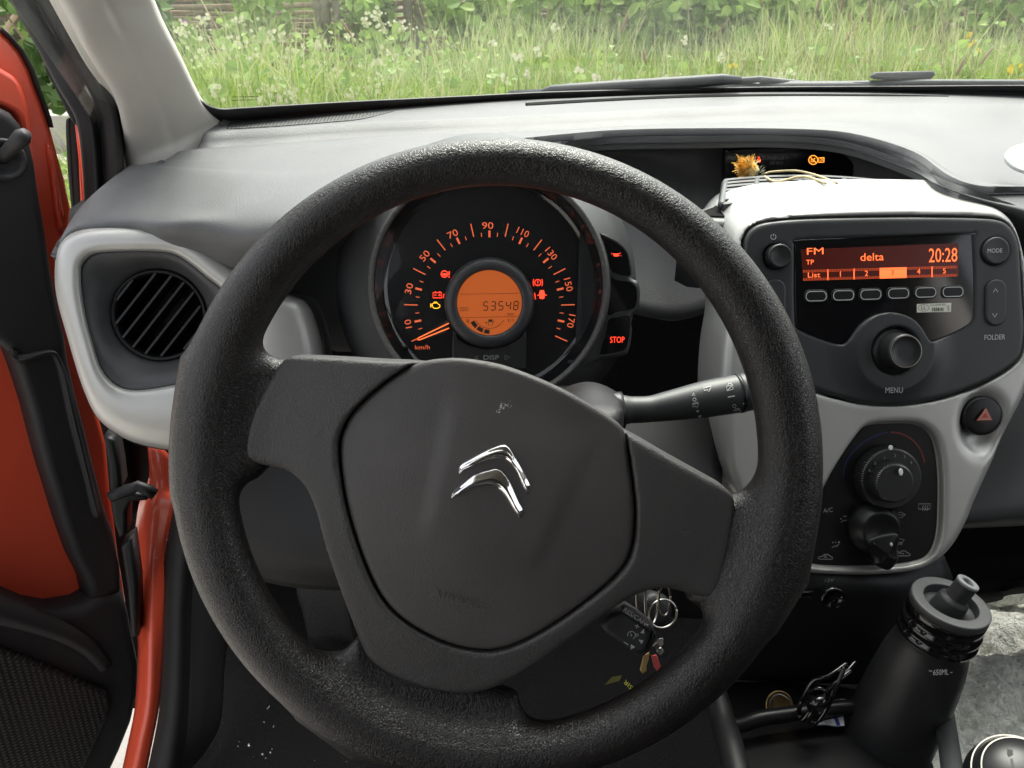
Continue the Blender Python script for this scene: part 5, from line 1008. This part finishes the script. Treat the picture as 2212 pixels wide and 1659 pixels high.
# ================================================================== DRIED FLOWER
HC = P(*cM(545, 275), .815)
fw = thing('dried_flower', 'dried yellow dandelion head with pale stems lying on the dashboard grille', 'dried flower', HC)
random.seed(11)
axd = RT * -.80 + UP * .45 - FW * .25; axd /= np.linalg.norm(axd)
u_ = np.cross(axd, FW); u_ /= np.linalg.norm(u_); v_ = np.cross(axd, u_)
pxm = .815 / FPX
def petals(name, m_, n, spread, len_, wid, off, curl, sc=1):
    V, F = [], []
    for k in range(n):
        a = random.uniform(0, 2 * math.pi); s = spread * math.sqrt(random.random()); dr = axd * math.cos(s) + (u_ * math.cos(a) + v_ * math.sin(a)) * math.sin(s)
        sd = np.cross(dr, axd + .01 * RT); sd /= np.linalg.norm(sd) + 1e-9; L_ = len_ * random.uniform(.6, 1.15) * pxm; w_ = wid * random.uniform(.6, 1.3) * pxm; n0 = len(V)
        jitter = np.array([random.uniform(-1, 1) for _ in range(3)]); 
        for t, ww in ((0, .5), (.35, 1), (.7, .9), (1, .3)):
            p = HC + axd * off * pxm + dr * (11 * pxm + L_ * t) + (jitter * curl * t * t + (u_ * math.cos(a) + v_ * math.sin(a)) * -curl * .4 * t ** 2) * L_
            V += [p - sd * w_ * ww, p + sd * w_ * ww]
        F += [(n0, n0 + 1, n0 + 3, n0 + 2), (n0 + 2, n0 + 3, n0 + 5, n0 + 4), (n0 + 4, n0 + 5, n0 + 7, n0 + 6)]
    return mk(name, V, F, m_, fw, True)
pe = petals('petal_tuft', 'petal', 800, 1.6, 13, 1.9, 0, 1.0); pe['kind'] = 'stuff'
pe = petals('pale_floret', 'petal_pale', 300, 1.6, 11, 1.8, -3, .9); pe['kind'] = 'stuff'
se = petals('sepal_tuft', 'sepal', 110, 2.2, 9, 2.2, -24, .8); se['kind'] = 'stuff'
BFW = Fr(HC - axd * 16 * pxm, 0); BFW.n = axd; BFW.u = u_; BFW.v = v_
lathe('flower_base', BFW, [(.0018, -.004), (.0055, -.002), (.0072, .003), (.0080, .008), (.0060, .011)], 'petal_pale', fw, 18)
tube('stem', catmull([P(*cM(x, y), d) for x, y, d in ((690, 320, .81), (740, 304, .81), (880, 294, .805), (980, 296, .80), (1100, 322, .785), (1220, 362, .765), (1320, 402, .745))], 40, False), .0011, 'dry_stem', fw, 8)
tube('stem', catmull([P(*cM(x, y), d) for x, y, d in ((690, 345, .80), (740, 375, .785), (800, 390, .775), (880, 372, .775), (970, 348, .775), (1060, 348, .77), (1140, 372, .755), (1220, 404, .74))], 40, False), .0012, 'dry_stem', fw, 8)
# ================================================================== WIPERS OUTSIDE THE GLASS
def wsp(px_, py_, off): return ws_hit(px_, py_, -off)
wa = thing('windscreen_wiper', 'black wiper blade lying along the foot of the windscreen', 'wiper', wsp(1500, 190, .02), 'windscreen wipers')
tube('wiper_blade', [wsp(x, y, .018) for x, y in ((1160, 203), (1190, 195), (1300, 189), (1481, 178), (1560, 172), (1600, 172))], [.003, .006, .0075, .0075, .007, .004], 'wiper', wa, 8)
tube('wiper_arm', [wsp(x, y, .030) for x, y in ((1440, 187), (1560, 178), (1640, 171), (1760, 186), (1900, 192))], [.0045, .0045, .004, .005, .007], 'wiper', wa, 8)
wb = thing('windscreen_wiper', 'second wiper arm with its blade clip at the right of the windscreen', 'wiper', wsp(1950, 185, .02), 'windscreen wipers')
tube('wiper_blade', [wsp(x, y, .016) for x, y in ((1500, 195), (1650, 190), (1800, 186), (2000, 182), (2212, 183), (2400, 188))], .006, 'wiper', wb, 8)
wfr = Fr(wsp(1960, 168, .03), 10, 0)
plate('blade_clip', wfr, wfr.locs(cC([(1275, 480), (1300, 448), (1655, 440), (1668, 462), (1640, 492), (1440, 500), (1310, 492)])), -.012, 0, 'wiper', wb, .003)
plate('clip_foot', wfr, wfr.locs(cC([(1450, 505), (1588, 505), (1588, 545), (1450, 545)])), -.010, -.002, mat('clip_grey', (.12, .13, .14), .6), wb, .001)
cw = tag(tube('cowl_strip', [wsp(x, y, .010) for x, y in ((1100, 214), (1300, 204), (1481, 198), (1700, 193), (1965, 192), (2212, 192), (2420, 197))], .010, 'wiper', None, 8), 'dark plastic cowl strip at the foot of the windscreen outside', 'cowl')
# ================================================================== OUTSIDE
def leafmat(name, c1, c2, rough=.55, tr=.35, sc=8.):
    m = bpy.data.materials.new(name); m.use_nodes = True; t = m.node_tree; N = t.nodes; b = N['Principled BSDF']; o = N['Material Output']
    g = N.new('ShaderNodeNewGeometry'); n = N.new('ShaderNodeTexNoise'); n.inputs['Scale'].default_value = sc; n.inputs['Detail'].default_value = 3; tc = N.new('ShaderNodeTexCoord'); t.links.new(tc.outputs['Object'], n.inputs['Vector'])
    ad = N.new('ShaderNodeMath'); ad.operation = 'ADD'; t.links.new(g.outputs['Random Per Island'], ad.inputs[0]); t.links.new(n.outputs['Fac'], ad.inputs[1])
    r = N.new('ShaderNodeMapRange'); r.inputs[1].default_value = .3; r.inputs[2].default_value = 1.4; t.links.new(ad.outputs[0], r.inputs[0])
    mx = N.new('ShaderNodeMix'); mx.data_type = 'RGBA'; mx.inputs['A'].default_value = (*c1, 1); mx.inputs['B'].default_value = (*c2, 1); t.links.new(r.outputs[0], mx.inputs['Factor'])
    t.links.new(mx.outputs['Result'], b.inputs['Base Color']); b.inputs['Roughness'].default_value = rough; b.inputs['Specular IOR Level'].default_value = .3
    tl_ = N.new('ShaderNodeBsdfTranslucent'); t.links.new(mx.outputs['Result'], tl_.inputs['Color']); ms = N.new('ShaderNodeMixShader'); ms.inputs[0].default_value = tr
    t.links.new(b.outputs[0], ms.inputs[1]); t.links.new(tl_.outputs[0], ms.inputs[2]); t.links.new(ms.outputs[0], o.inputs['Surface']); M[name] = m
leafmat('grass', (.15, .26, .035), (.36, .47, .10)); leafmat('grass_dry', (.26, .22, .12), (.30, .20, .12)); leafmat('grass_pale', (.42, .47, .20), (.50, .50, .26))
leafmat('leaf', (.14, .25, .05), (.33, .46, .12)); leafmat('leaf_dark', (.06, .12, .035), (.15, .25, .07)); leafmat('leaf_light', (.17, .30, .06), (.34, .46, .13))
leafmat('floret', (.52, .52, .34), (.74, .72, .54), tr=.2); leafmat('floret_yellow', (.75, .55, .03), (.85, .65, .06), tr=.2); leafmat('floret_mauve', (.35, .10, .35), (.45, .18, .42), tr=.2)
leafmat('seed_head', (.30, .21, .12), (.40, .27, .17), tr=.2)
mat('bark', (.40, .35, .28), .85, bumps=(('noise', 60, .8, .01),), var=.3, vscale=15)
mat('withy', (.42, .33, .22), .8, bumps=(('noise', 80, .7, .006),), var=.35, vscale=12)
mat('soil', (.09, .075, .05), .95, bumps=(('noise', 20, .8, .03),), var=.4, vscale=6)
mat('paving', (.42, .40, .36), .85, bumps=(('noise', 90, .4, .004),), var=.12, vscale=5)
mat('kerb', (.50, .48, .43), .8, bumps=(('noise', 70, .4, .004),), var=.12, vscale=6)
def bank(x, y):
    s = np.clip((y - 1.9) / 1.0, 0, 1); s = s * s * (3 - 2 * s); lx = np.clip((x + 1.75) / .9, 0, 1); lx = lx * lx * (3 - 2 * lx)
    return .43 * s * lx + (.03 * np.clip((y - 2.9) / 2, 0, 1.5)) * lx + .03 * np.sin(x * 1.7 + y) * s * lx
gv, gf = [], []
xs = np.concatenate([[-80, -30, -12, -6], np.linspace(-4, 10, 57), [14, 30, 80]]); ys = np.concatenate([[-80, -30, -10, -4], np.linspace(-2, 7, 46), [10, 25, 80]])
for y in ys:
    for x in xs: gv.append((x, y, float(bank(x, y))))
nx_ = len(xs)
for i in range(len(ys) - 1):
    for j in range(nx_ - 1): gf.append((i * nx_ + j, i * nx_ + j + 1, (i + 1) * nx_ + j + 1, (i + 1) * nx_ + j))
g = mk('ground', gv, gf, 'soil'); g['kind'] = 'structure'
# paving beside the car: slabs on a bed
pv = mk('pavement', [(-9, -6, .004), (9, -6, .004), (9, 1.85, .004), (-9, 1.85, .004), (-9, 5.3, .004), (-1.9, 5.3, .004), (-1.9, 1.85, .004)], [(0, 1, 2, 6, 3), (3, 6, 5, 4)], 'soil', None, False); pv['kind'] = 'structure'
sv = None
for i in range(-8, 2):
    for j in range(-6, 17):
        x0, y0 = -.55 + (i - 1) * .40 + (.2 if j % 2 else 0), -.2 + j * .32
        if x0 > -.45 and y0 < 2: pass
        if x0 + .4 > -1.9 and y0 > 1.6: continue
        if x0 + .4 < -.66 + .0 * y0 - 2.6: continue
        if sv is None:
            bm = bmesh.new(); bmesh.ops.create_cube(bm, size=1); bmesh.ops.scale(bm, vec=(.392, .312, .03), verts=bm.verts); bmesh.ops.bevel(bm, geom=bm.edges[:], offset=.004, segments=1, affect='EDGES'); sv = bpy.data.meshes.new('paving_slab'); bm.to_mesh(sv); bm.free(); sv.materials.append(M['paving'])
        s = bpy.data.objects.new('paving_slab', sv); COL.objects.link(s); s.parent = pv; s.location = tuple(np.array((x0 + .2, y0 + .16, .010 + random.uniform(-.002, .002))) - ROOTLOC[pv]); s.rotation_euler = (random.gauss(0, .004), random.gauss(0, .004), random.gauss(0, .006))
kb_ = thing('kerb', 'pale concrete kerb wall beyond the open door gap', 'kerb', (-2.8, 5.45, 0))
for i in range(7):
    f_ = Fr((-1.75 - i * .62, 5.4 - .25 * i * .3, .11), 0); plate('kerb_stone', f_, roundrect(0, 0, .61, .24, .02, 3), -.2, 0, 'kerb', kb_, .012)
# ---- vegetation as triangle soup helpers
class Soup:
    def __init__(s): s.V = []; s.F = []; s.n = 0
    def add(s, V, F): s.V.append(V); s.F.append(F + s.n); s.n += len(V)
    def obj(s, name, mt, parent=None): return mk(name, np.concatenate(s.V), np.concatenate(s.F), mt, parent, False)
def blades(n, xr, yr, hr, wr, lean, seed, base=None, filt=None):
    """many grass blades, three bent segments each"""
    r = np.random.default_rng(seed); x = r.uniform(*xr, n); y = r.uniform(*yr, n)
    if filt is not None: k = filt(x, y, r); x, y = x[k], y[k]; n = len(x)
    z = bank(x, y) - .02; hh = r.uniform(*hr, n) * (.75 + .35 * np.sin(x * 2.1 + 1.3 * np.sin(y * 2)) ** 2); w = r.uniform(*wr, n); a = r.uniform(0, 2 * np.pi, n); l = r.gamma(2, lean / 2, n) * hh; b = r.uniform(-.6, .6, n)
    d = np.stack([np.cos(a), np.sin(a) * .6, 0 * a], 1); s = np.stack([np.cos(b), np.sin(b), 0 * b], 1); root = np.stack([x, y, z], 1); V = []
    for t, ww in ((0, .8), (.35, 1), (.7, .75), (1, .08)):
        p = root + d * (l * t ** 2)[:, None]; p[:, 2] += hh * (t - .18 * np.minimum(l / hh, 1.6) * t ** 2); V += [p - s * (w * ww)[:, None], p + s * (w * ww)[:, None]]
    V = np.stack(V, 1).reshape(-1, 3); o = np.arange(n)[:, None] * 8
    F = np.concatenate([o + np.array([[0, 1, 3, 2]]), o + np.array([[2, 3, 5, 4]]), o + np.array([[4, 5, 7, 6]])]); return V, F
def leaves(cen, size, seed, upb=.4, fold=.25):
    """broad leaves (two folded halves with a point) at the given centres"""
    r = np.random.default_rng(seed); n = len(cen); sz = size * r.uniform(.55, 1.25, n); nrm = r.normal(size=(n, 3)); nrm[:, 1] = -np.abs(nrm[:, 1]) - .3; nrm[:, 2] += upb * 2; nrm /= np.linalg.norm(nrm, axis=1)[:, None]
    t = r.normal(size=(n, 3)); t[:, 2] -= .8; t -= nrm * np.sum(t * nrm, 1)[:, None]; t /= np.linalg.norm(t, axis=1)[:, None]; s = np.cross(nrm, t); S_ = sz[:, None]
    pts = [cen - t * S_ * .5, cen - t * S_ * .3 + s * S_ * .38 + nrm * S_ * fold * .4, cen + t * S_ * .1 + s * S_ * .42 + nrm * S_ * fold * .5, cen + t * S_ * .6, cen + t * S_ * .1 - s * S_ * .42 + nrm * S_ * fold * .5, cen - t * S_ * .3 - s * S_ * .38 + nrm * S_ * fold * .4]
    V = np.stack(pts, 1).reshape(-1, 3); o = np.arange(n)[:, None] * 6; return V, np.concatenate([o + np.array([[0, 1, 2, 3]]), o + np.array([[0, 3, 4, 5]])])
gs = Soup(); gs.add(*blades(15000, (-2., 4.4), (2.55, 3.5), (.18, .42), (.0022, .0048), .55, 1)); gs.add(*blades(11000, (-2.2, 4.6), (3.4, 4.1), (.18, .36), (.0025, .005), .6, 2)); gs.add(*blades(3000, (-2, .1), (4.0, 4.7), (.08, .18), (.0025, .005), .6, 3)); gs.add(*blades(8000, (0, 4.5), (4.0, 4.6), (.16, .42), (.0025, .005), .6, 4))
o = gs.obj('meadow_grass', 'grass'); o['kind'] = 'stuff'; o['label'] = 'long green meadow grass growing on the bank in front of the car'; o['category'] = 'grass'
gs = Soup(); gs.add(*blades(5200, (-2., 4.4), (2.6, 4.6), (.30, .56), (.0012, .0026), .30, 5)); o = gs.obj('pale_grass', 'grass_pale'); o['kind'] = 'stuff'; o['label'] = 'pale thin grass stems standing above the green meadow grass'; o['category'] = 'grass'
gs = Soup(); gs.add(*blades(900, (1.2, 4.5), (2.7, 4.6), (.25, .55), (.0015, .003), .5, 6)); o = gs.obj('dry_grass', 'grass_dry'); o['kind'] = 'stuff'; o['label'] = 'dry reddish grass at the right of the meadow bank'; o['category'] = 'grass'
# tall seed stalks, each one a thing
r = np.random.default_rng(21)
SK = []
for k in range(46):
    x, y = r.uniform(-.3, 2.9), r.uniform(2.7, 4.2); z = float(bank(x, y)); hh = r.uniform(.38, .62); lean = r.normal(0, .10); ly = r.normal(0, .05)
    st_ = thing('seed_stalk', 'tall thin grass stalk with a narrow seed head in the meadow', 'grass stalk', (x, y, z), 'seed stalks in the meadow')
    SK.append(st_)
    p = [np.array([x + lean * t * t, y + ly * t * t, z + hh * t]) for t in np.linspace(0, 1, 7)]
    tube('stem', p, np.linspace(.0024, .0014, 7), 'grass_pale', st_, 5)
    tip = p[-1]; dr = p[-1] - p[-2]; dr /= np.linalg.norm(dr); hl = r.uniform(.05, .10)
    tube('seed_head', [tip - dr * hl * .7, tip - dr * hl * .4, tip, tip + dr * hl * .3], [.0012, .0048, .0044, .0008], 'seed_head' if x > .9 or r.random() < .3 else 'grass_pale', st_, 6)
rank(SK, 'thin grass stalk with a seed head, %s from the left in the meadow')
# white flowering herbs: spots given by where they stand in the meadow
def vpos(px_, py_, y): return PY(px_, py_, y)
def herb(name, label, cat, group, spots, m_f, n_f, spread, fs, seed, leafy=True):
    rr_ = np.random.default_rng(seed); HL = []
    for (px_, py_, y) in spots:
        top_ = vpos(px_, py_, y); z = float(bank(top_[0], top_[1])); base = np.array([top_[0] + rr_.normal(0, .03), top_[1] + .02, z]); hgt = max(top_[2] - z, .08)
        T = thing(name, label, cat, base, group); HL.append(T)
        mid = base + (top_ - base) * .55 + np.array([rr_.normal(0, .01), 0, 0]); tube('stem', catmull([base, mid, top_], 8, False), .0022, 'leaf_light', T, 5)
        c = top_ + rr_.normal(0, 1, (n_f, 3)) * np.array([spread, spread * .7, spread * .75]); V, F = [], []
        for q in c:
            s_ = fs * rr_.uniform(.6, 1.3); n0 = len(V); ax1 = rr_.normal(0, 1, 3); ax1 /= np.linalg.norm(ax1)
            for i in range(6): a = i * math.pi / 3; V.append(q + np.array([math.cos(a) * s_, -.25 * s_ * (i % 2), math.sin(a) * s_]) + ax1 * .15 * s_)
            V.append(q + np.array([0, -.5 * s_, .2 * s_])); F += [(n0 + i, n0 + (i + 1) % 6, n0 + 6) for i in range(6)]
        mk('blossom', V, F, m_f, T, False)
        if leafy:
            lc_ = base + (top_ - base) * rr_.uniform(.1, .95, (14, 1)) + rr_.normal(0, .035, (14, 3)); mk('foliage', *leaves(lc_, .045, int(rr_.integers(1e6))), 'leaf_light', T, False)
    if len(spots) > 1: rank(HL, label + ', %s from the left')
wsp_ = [(440, 45, 3.9), (395, 60, 3.7), (520, 48, 3.9), (505, 95, 3.6), (560, 85, 3.7), (545, 130, 3.4), (600, 75, 3.9), (640, 110, 3.5), (660, 155, 3.3), (695, 148, 3.2), (722, 165, 3.15), (745, 172, 3.2), (740, 190, 3.1), (680, 172, 3.3), (625, 120, 3.6), (790, 45, 4.1), (815, 30, 4.2), (830, 55, 4.0), (760, 80, 3.9), (790, 140, 3.3), (870, 60, 3.8), (480, 145, 3.3), (430, 120, 3.4), (590, 200, 2.9), (610, 185, 2.95), (640, 205, 2.9), (570, 215, 2.85), (625, 215, 2.85), (690, 100, 3.6), (800, 190, 2.95), (820, 160, 3.1), (770, 210, 2.9), (845, 125, 3.3), (470, 200, 2.9), (540, 180, 3.0)]
wsp_ = [(330 + (x - 330) * 1.0, y, d) for x, y, d in wsp_]
herb('white_flower', 'leafy herb with creamy white flower clusters', 'wild flower', 'white flowering herbs in the meadow', wsp_, 'floret', 15, .020, .0075, 31)
herb('white_flower_small', 'thin meadow stem with a few tiny white flowers', 'wild flower', 'tiny white flowers in the grass', [(1060, 90, 3.4), (1115, 125, 3.2), (1140, 160, 3.0), (1160, 110, 3.4), (1200, 60, 3.8), (1250, 150, 3.1), (1290, 170, 2.95), (1330, 180, 2.9), (1090, 170, 3.0), (1230, 190, 2.85), (1560, 127, 3.2), (1680, 165, 3.0), (1700, 168, 2.95), (1480, 90, 3.5), (1790, 60, 3.8), (1440, 170, 2.95)], 'floret', 7, .010, .0075, 33, False)
herb('yellow_flower', 'small yellow buttercup in the grass at the right', 'wild flower', 'yellow buttercups', [(2090, 78, 3.6), (2102, 95, 3.5), (2115, 107, 3.4), (2190, 140, 3.2), (2205, 146, 3.15), (2180, 155, 3.1), (1584, 142, 3.1), (2200, 178, 3.0)], 'floret_yellow', 3, .006, .0085, 35, False)
herb('mauve_flower', 'small mauve flower among the leaves beside the pillar', 'wild flower', None, [(405, 50, 4.0)], 'floret_mauve', 3, .008, .009, 36, False)
# wattle fence with rough posts
fen = thing('wattle_fence', 'weathered woven wattle fence behind the meadow plants', 'fence', (1.5, 4.95, float(bank(1.5, 4.95))))
for k in range(19):
    z = .56 + k * .032; tube('withy', [np.array([x, 4.95 + .022 * (1 if (i + k) % 2 else -1), z + .008 * math.sin(x * 3 + k)]) for i, x in enumerate(np.arange(-2.0, 6.6, .42))], .0125 + .003 * math.sin(k * 2.3), 'withy', fen, 6)
r = np.random.default_rng(5)
for px_, w in ((690, .022), (705, .026), (728, .030), (757, .021), (880, .026), (905, .024), (1290, .022), (1420, .024), (1453, .02), (1815, .022), (2080, .026), (2175, .030)):
    p = PY(px_, 40, 4.90); b0 = np.array([p[0], 4.90, float(bank(p[0], 4.90)) - .05]); tube('fence_post', [b0, b0 + np.array([r.normal(0, .01), 0, .6]), b0 + np.array([r.normal(0, .02), 0, 1.15])], [w * 1.05, w, w * .9], 'bark', fen, 9)
# climbing shrubs on the fence and low hedge plants
def shrub(name, label, x0, x1, y, z0, z1, n, size, m_, seed, group=None, gap=.5):
    rr_ = np.random.default_rng(seed); c = np.stack([rr_.uniform(x0, x1, n), y + rr_.normal(0, .10, n), rr_.uniform(z0, z1, n)], 1)
    k = np.array([mno.noise(Vector((q[0] * 3.2, q[2] * 4.2, seed * .7))) for q in c]) > -gap * .4 ; c = c[k]
    T = thing(name, label, 'shrub', ((x0 + x1) / 2, y, z0), group); mk('foliage', *leaves(c, size, seed), m_, T, False)
    for q in range(4): xx = rr_.uniform(x0, x1); tube('stem', [(xx, y + .03, z0 - .1), (xx + rr_.normal(0, .06), y + .02, (z0 + z1) / 2), (xx + rr_.normal(0, .1), y, z1)], [.008, .006, .003], 'withy', T, 5)
B_ = lambda x, y: float(bank(x, y))
S_ = 'shrubs along the fence'
shrub('leafy_shrub', 'large leaved dark shrub beside the pale pillar', -2.5, -1.4, 4.4, .42, 1.0, 1100, .085, 'leaf_dark', 41, S_, .5)
shrub('leafy_shrub', 'bright green leafy shrub above the white flowers', -1.5, -.86, 4.55, .45, 1.0, 1100, .055, 'leaf_light', 42, S_, .6)
shrub('leafy_shrub', 'broad leaved climber on the fence between the posts', -.62, -.36, 4.75, .48, 1.0, 330, .07, 'leaf', 43, S_, .9)
shrub('leafy_shrub', 'climber with broad leaves right of the paired posts', -.18, .55, 4.7, .48, 1.0, 900, .065, 'leaf', 44, S_, .7)
shrub('leafy_shrub', 'mid green climber behind the tall stalks at the centre', .5, 1.3, 4.75, .48, 1.0, 1000, .07, 'leaf', 45, S_, .6)
shrub('leafy_shrub', 'broad leaved green plant above the wiper arm', 1.2, 2.3, 4.75, .48, 1.0, 1400, .075, 'leaf', 46, S_, .8)
shrub('leafy_shrub', 'mixed green shrub at the far right of the fence', 2.2, 4.2, 4.75, .48, 1.0, 2200, .06, 'leaf', 47, S_, .5)
# plants low down between grass and fence: many broad leaves nobody could count
r = np.random.default_rng(77); n = 5200; x = r.uniform(-1.7, 5.5, n); y = r.uniform(2.7, 4.7, n); k = (np.array([mno.noise(Vector((a * 1.3, b * 1.3, 3))) for a, b in zip(x, y)]) + np.where(x < .4, .35, -.05)) > 0; x, y = x[k], y[k]; z = bank(x, y) + r.uniform(.05, .36, len(x))
o = mk('ground_cover', *leaves(np.stack([x, y, z], 1), .036, 78), 'leaf_light', None, False); o['kind'] = 'stuff'; o['label'] = 'low leafy weeds growing through the meadow grass'; o['category'] = 'weeds'
# hedge bank beyond the pavement on the left, roots and leaves
shrub('hedge_bush', 'bush with light green leaves beyond the kerb in the door gap', -4.4, -1.9, 6.0, .1, .9, 1500, .07, 'leaf_light', 51, None, .1)
shrub('hedge_bush', 'taller dark bush seen at the top left behind the door', -5.5, -2.0, 6.6, .6, 2.2, 2600, .08, 'leaf', 52, None, .3)
hb = thing('earth_bank', 'brown earth bank with roots under the bush in the door gap', 'bank', (-3.3, 6.4, 0))
G = np.array([[(-6.5 + j / 30 * 5.2, 5.75 + .9 * i / 12 + .05 * math.sin(j * 1.3 + i), .12 + 1.15 * (i / 12) ** .8 + .05 * math.sin(j * 2.1 + i * 1.7)) for j in range(31)] for i in range(13)]); sheet('earth_face', G, 'soil', hb, .1)
for k in range(6): x0 = -2.3 - .3 * k; tube('root', catmull([(x0, 5.75, .9 - .05 * k), (x0 - .2, 5.72, .62), (x0 + .05, 5.70, .40), (x0 + .3, 5.68, .22)], 12, False), np.linspace(.02, .010, 13), 'withy', hb, 6)
# a tall hedge line further back closes the view all round
def farhedge(name, label, pts, hgt, seed):
    rr_ = np.random.default_rng(seed); T = thing(name, label, 'hedge', (*pts[0], 0)); c = []
    for (a, b) in zip(pts[:-1], pts[1:]):
        L_ = math.hypot(b[0] - a[0], b[1] - a[1]); n_ = int(L_ * 260); t = rr_.random(n_); c.append(np.stack([a[0] + (b[0] - a[0]) * t + rr_.normal(0, .25, n_), a[1] + (b[1] - a[1]) * t + rr_.normal(0, .25, n_), rr_.random(n_) ** .8 * hgt], 1))
    mk('foliage', *leaves(np.concatenate(c), .16, seed), 'leaf', T, False)
farhedge('far_hedge', 'dense green hedge beyond the wattle fence', [(-6, 7.5), (0, 6.2), (8, 6.4), (14, 6)], 1.5, 61)

# crumbs and grit on the driver's floor mat
r = np.random.default_rng(9); V, F = [], []
for k in range(40):
    p = PZ(r.uniform(560, 1050), r.uniform(1500, 1655), -.868) if k < 30 else PZ(r.uniform(430, 600), r.uniform(1560, 1655), -.868); s_ = r.uniform(.0004, .0011); n0 = len(V)
    V += [p + r.normal(0, 1, 3) * s_ for _ in range(4)]; F += [(n0, n0 + 1, n0 + 2), (n0, n0 + 2, n0 + 3), (n0, n0 + 3, n0 + 1), (n0 + 1, n0 + 3, n0 + 2)]
o = mk('crumbs', V, F, 'paper', None, False); o['kind'] = 'stuff'; o['label'] = 'pale crumbs and grit on the dark driver floor'; o['category'] = 'crumbs'
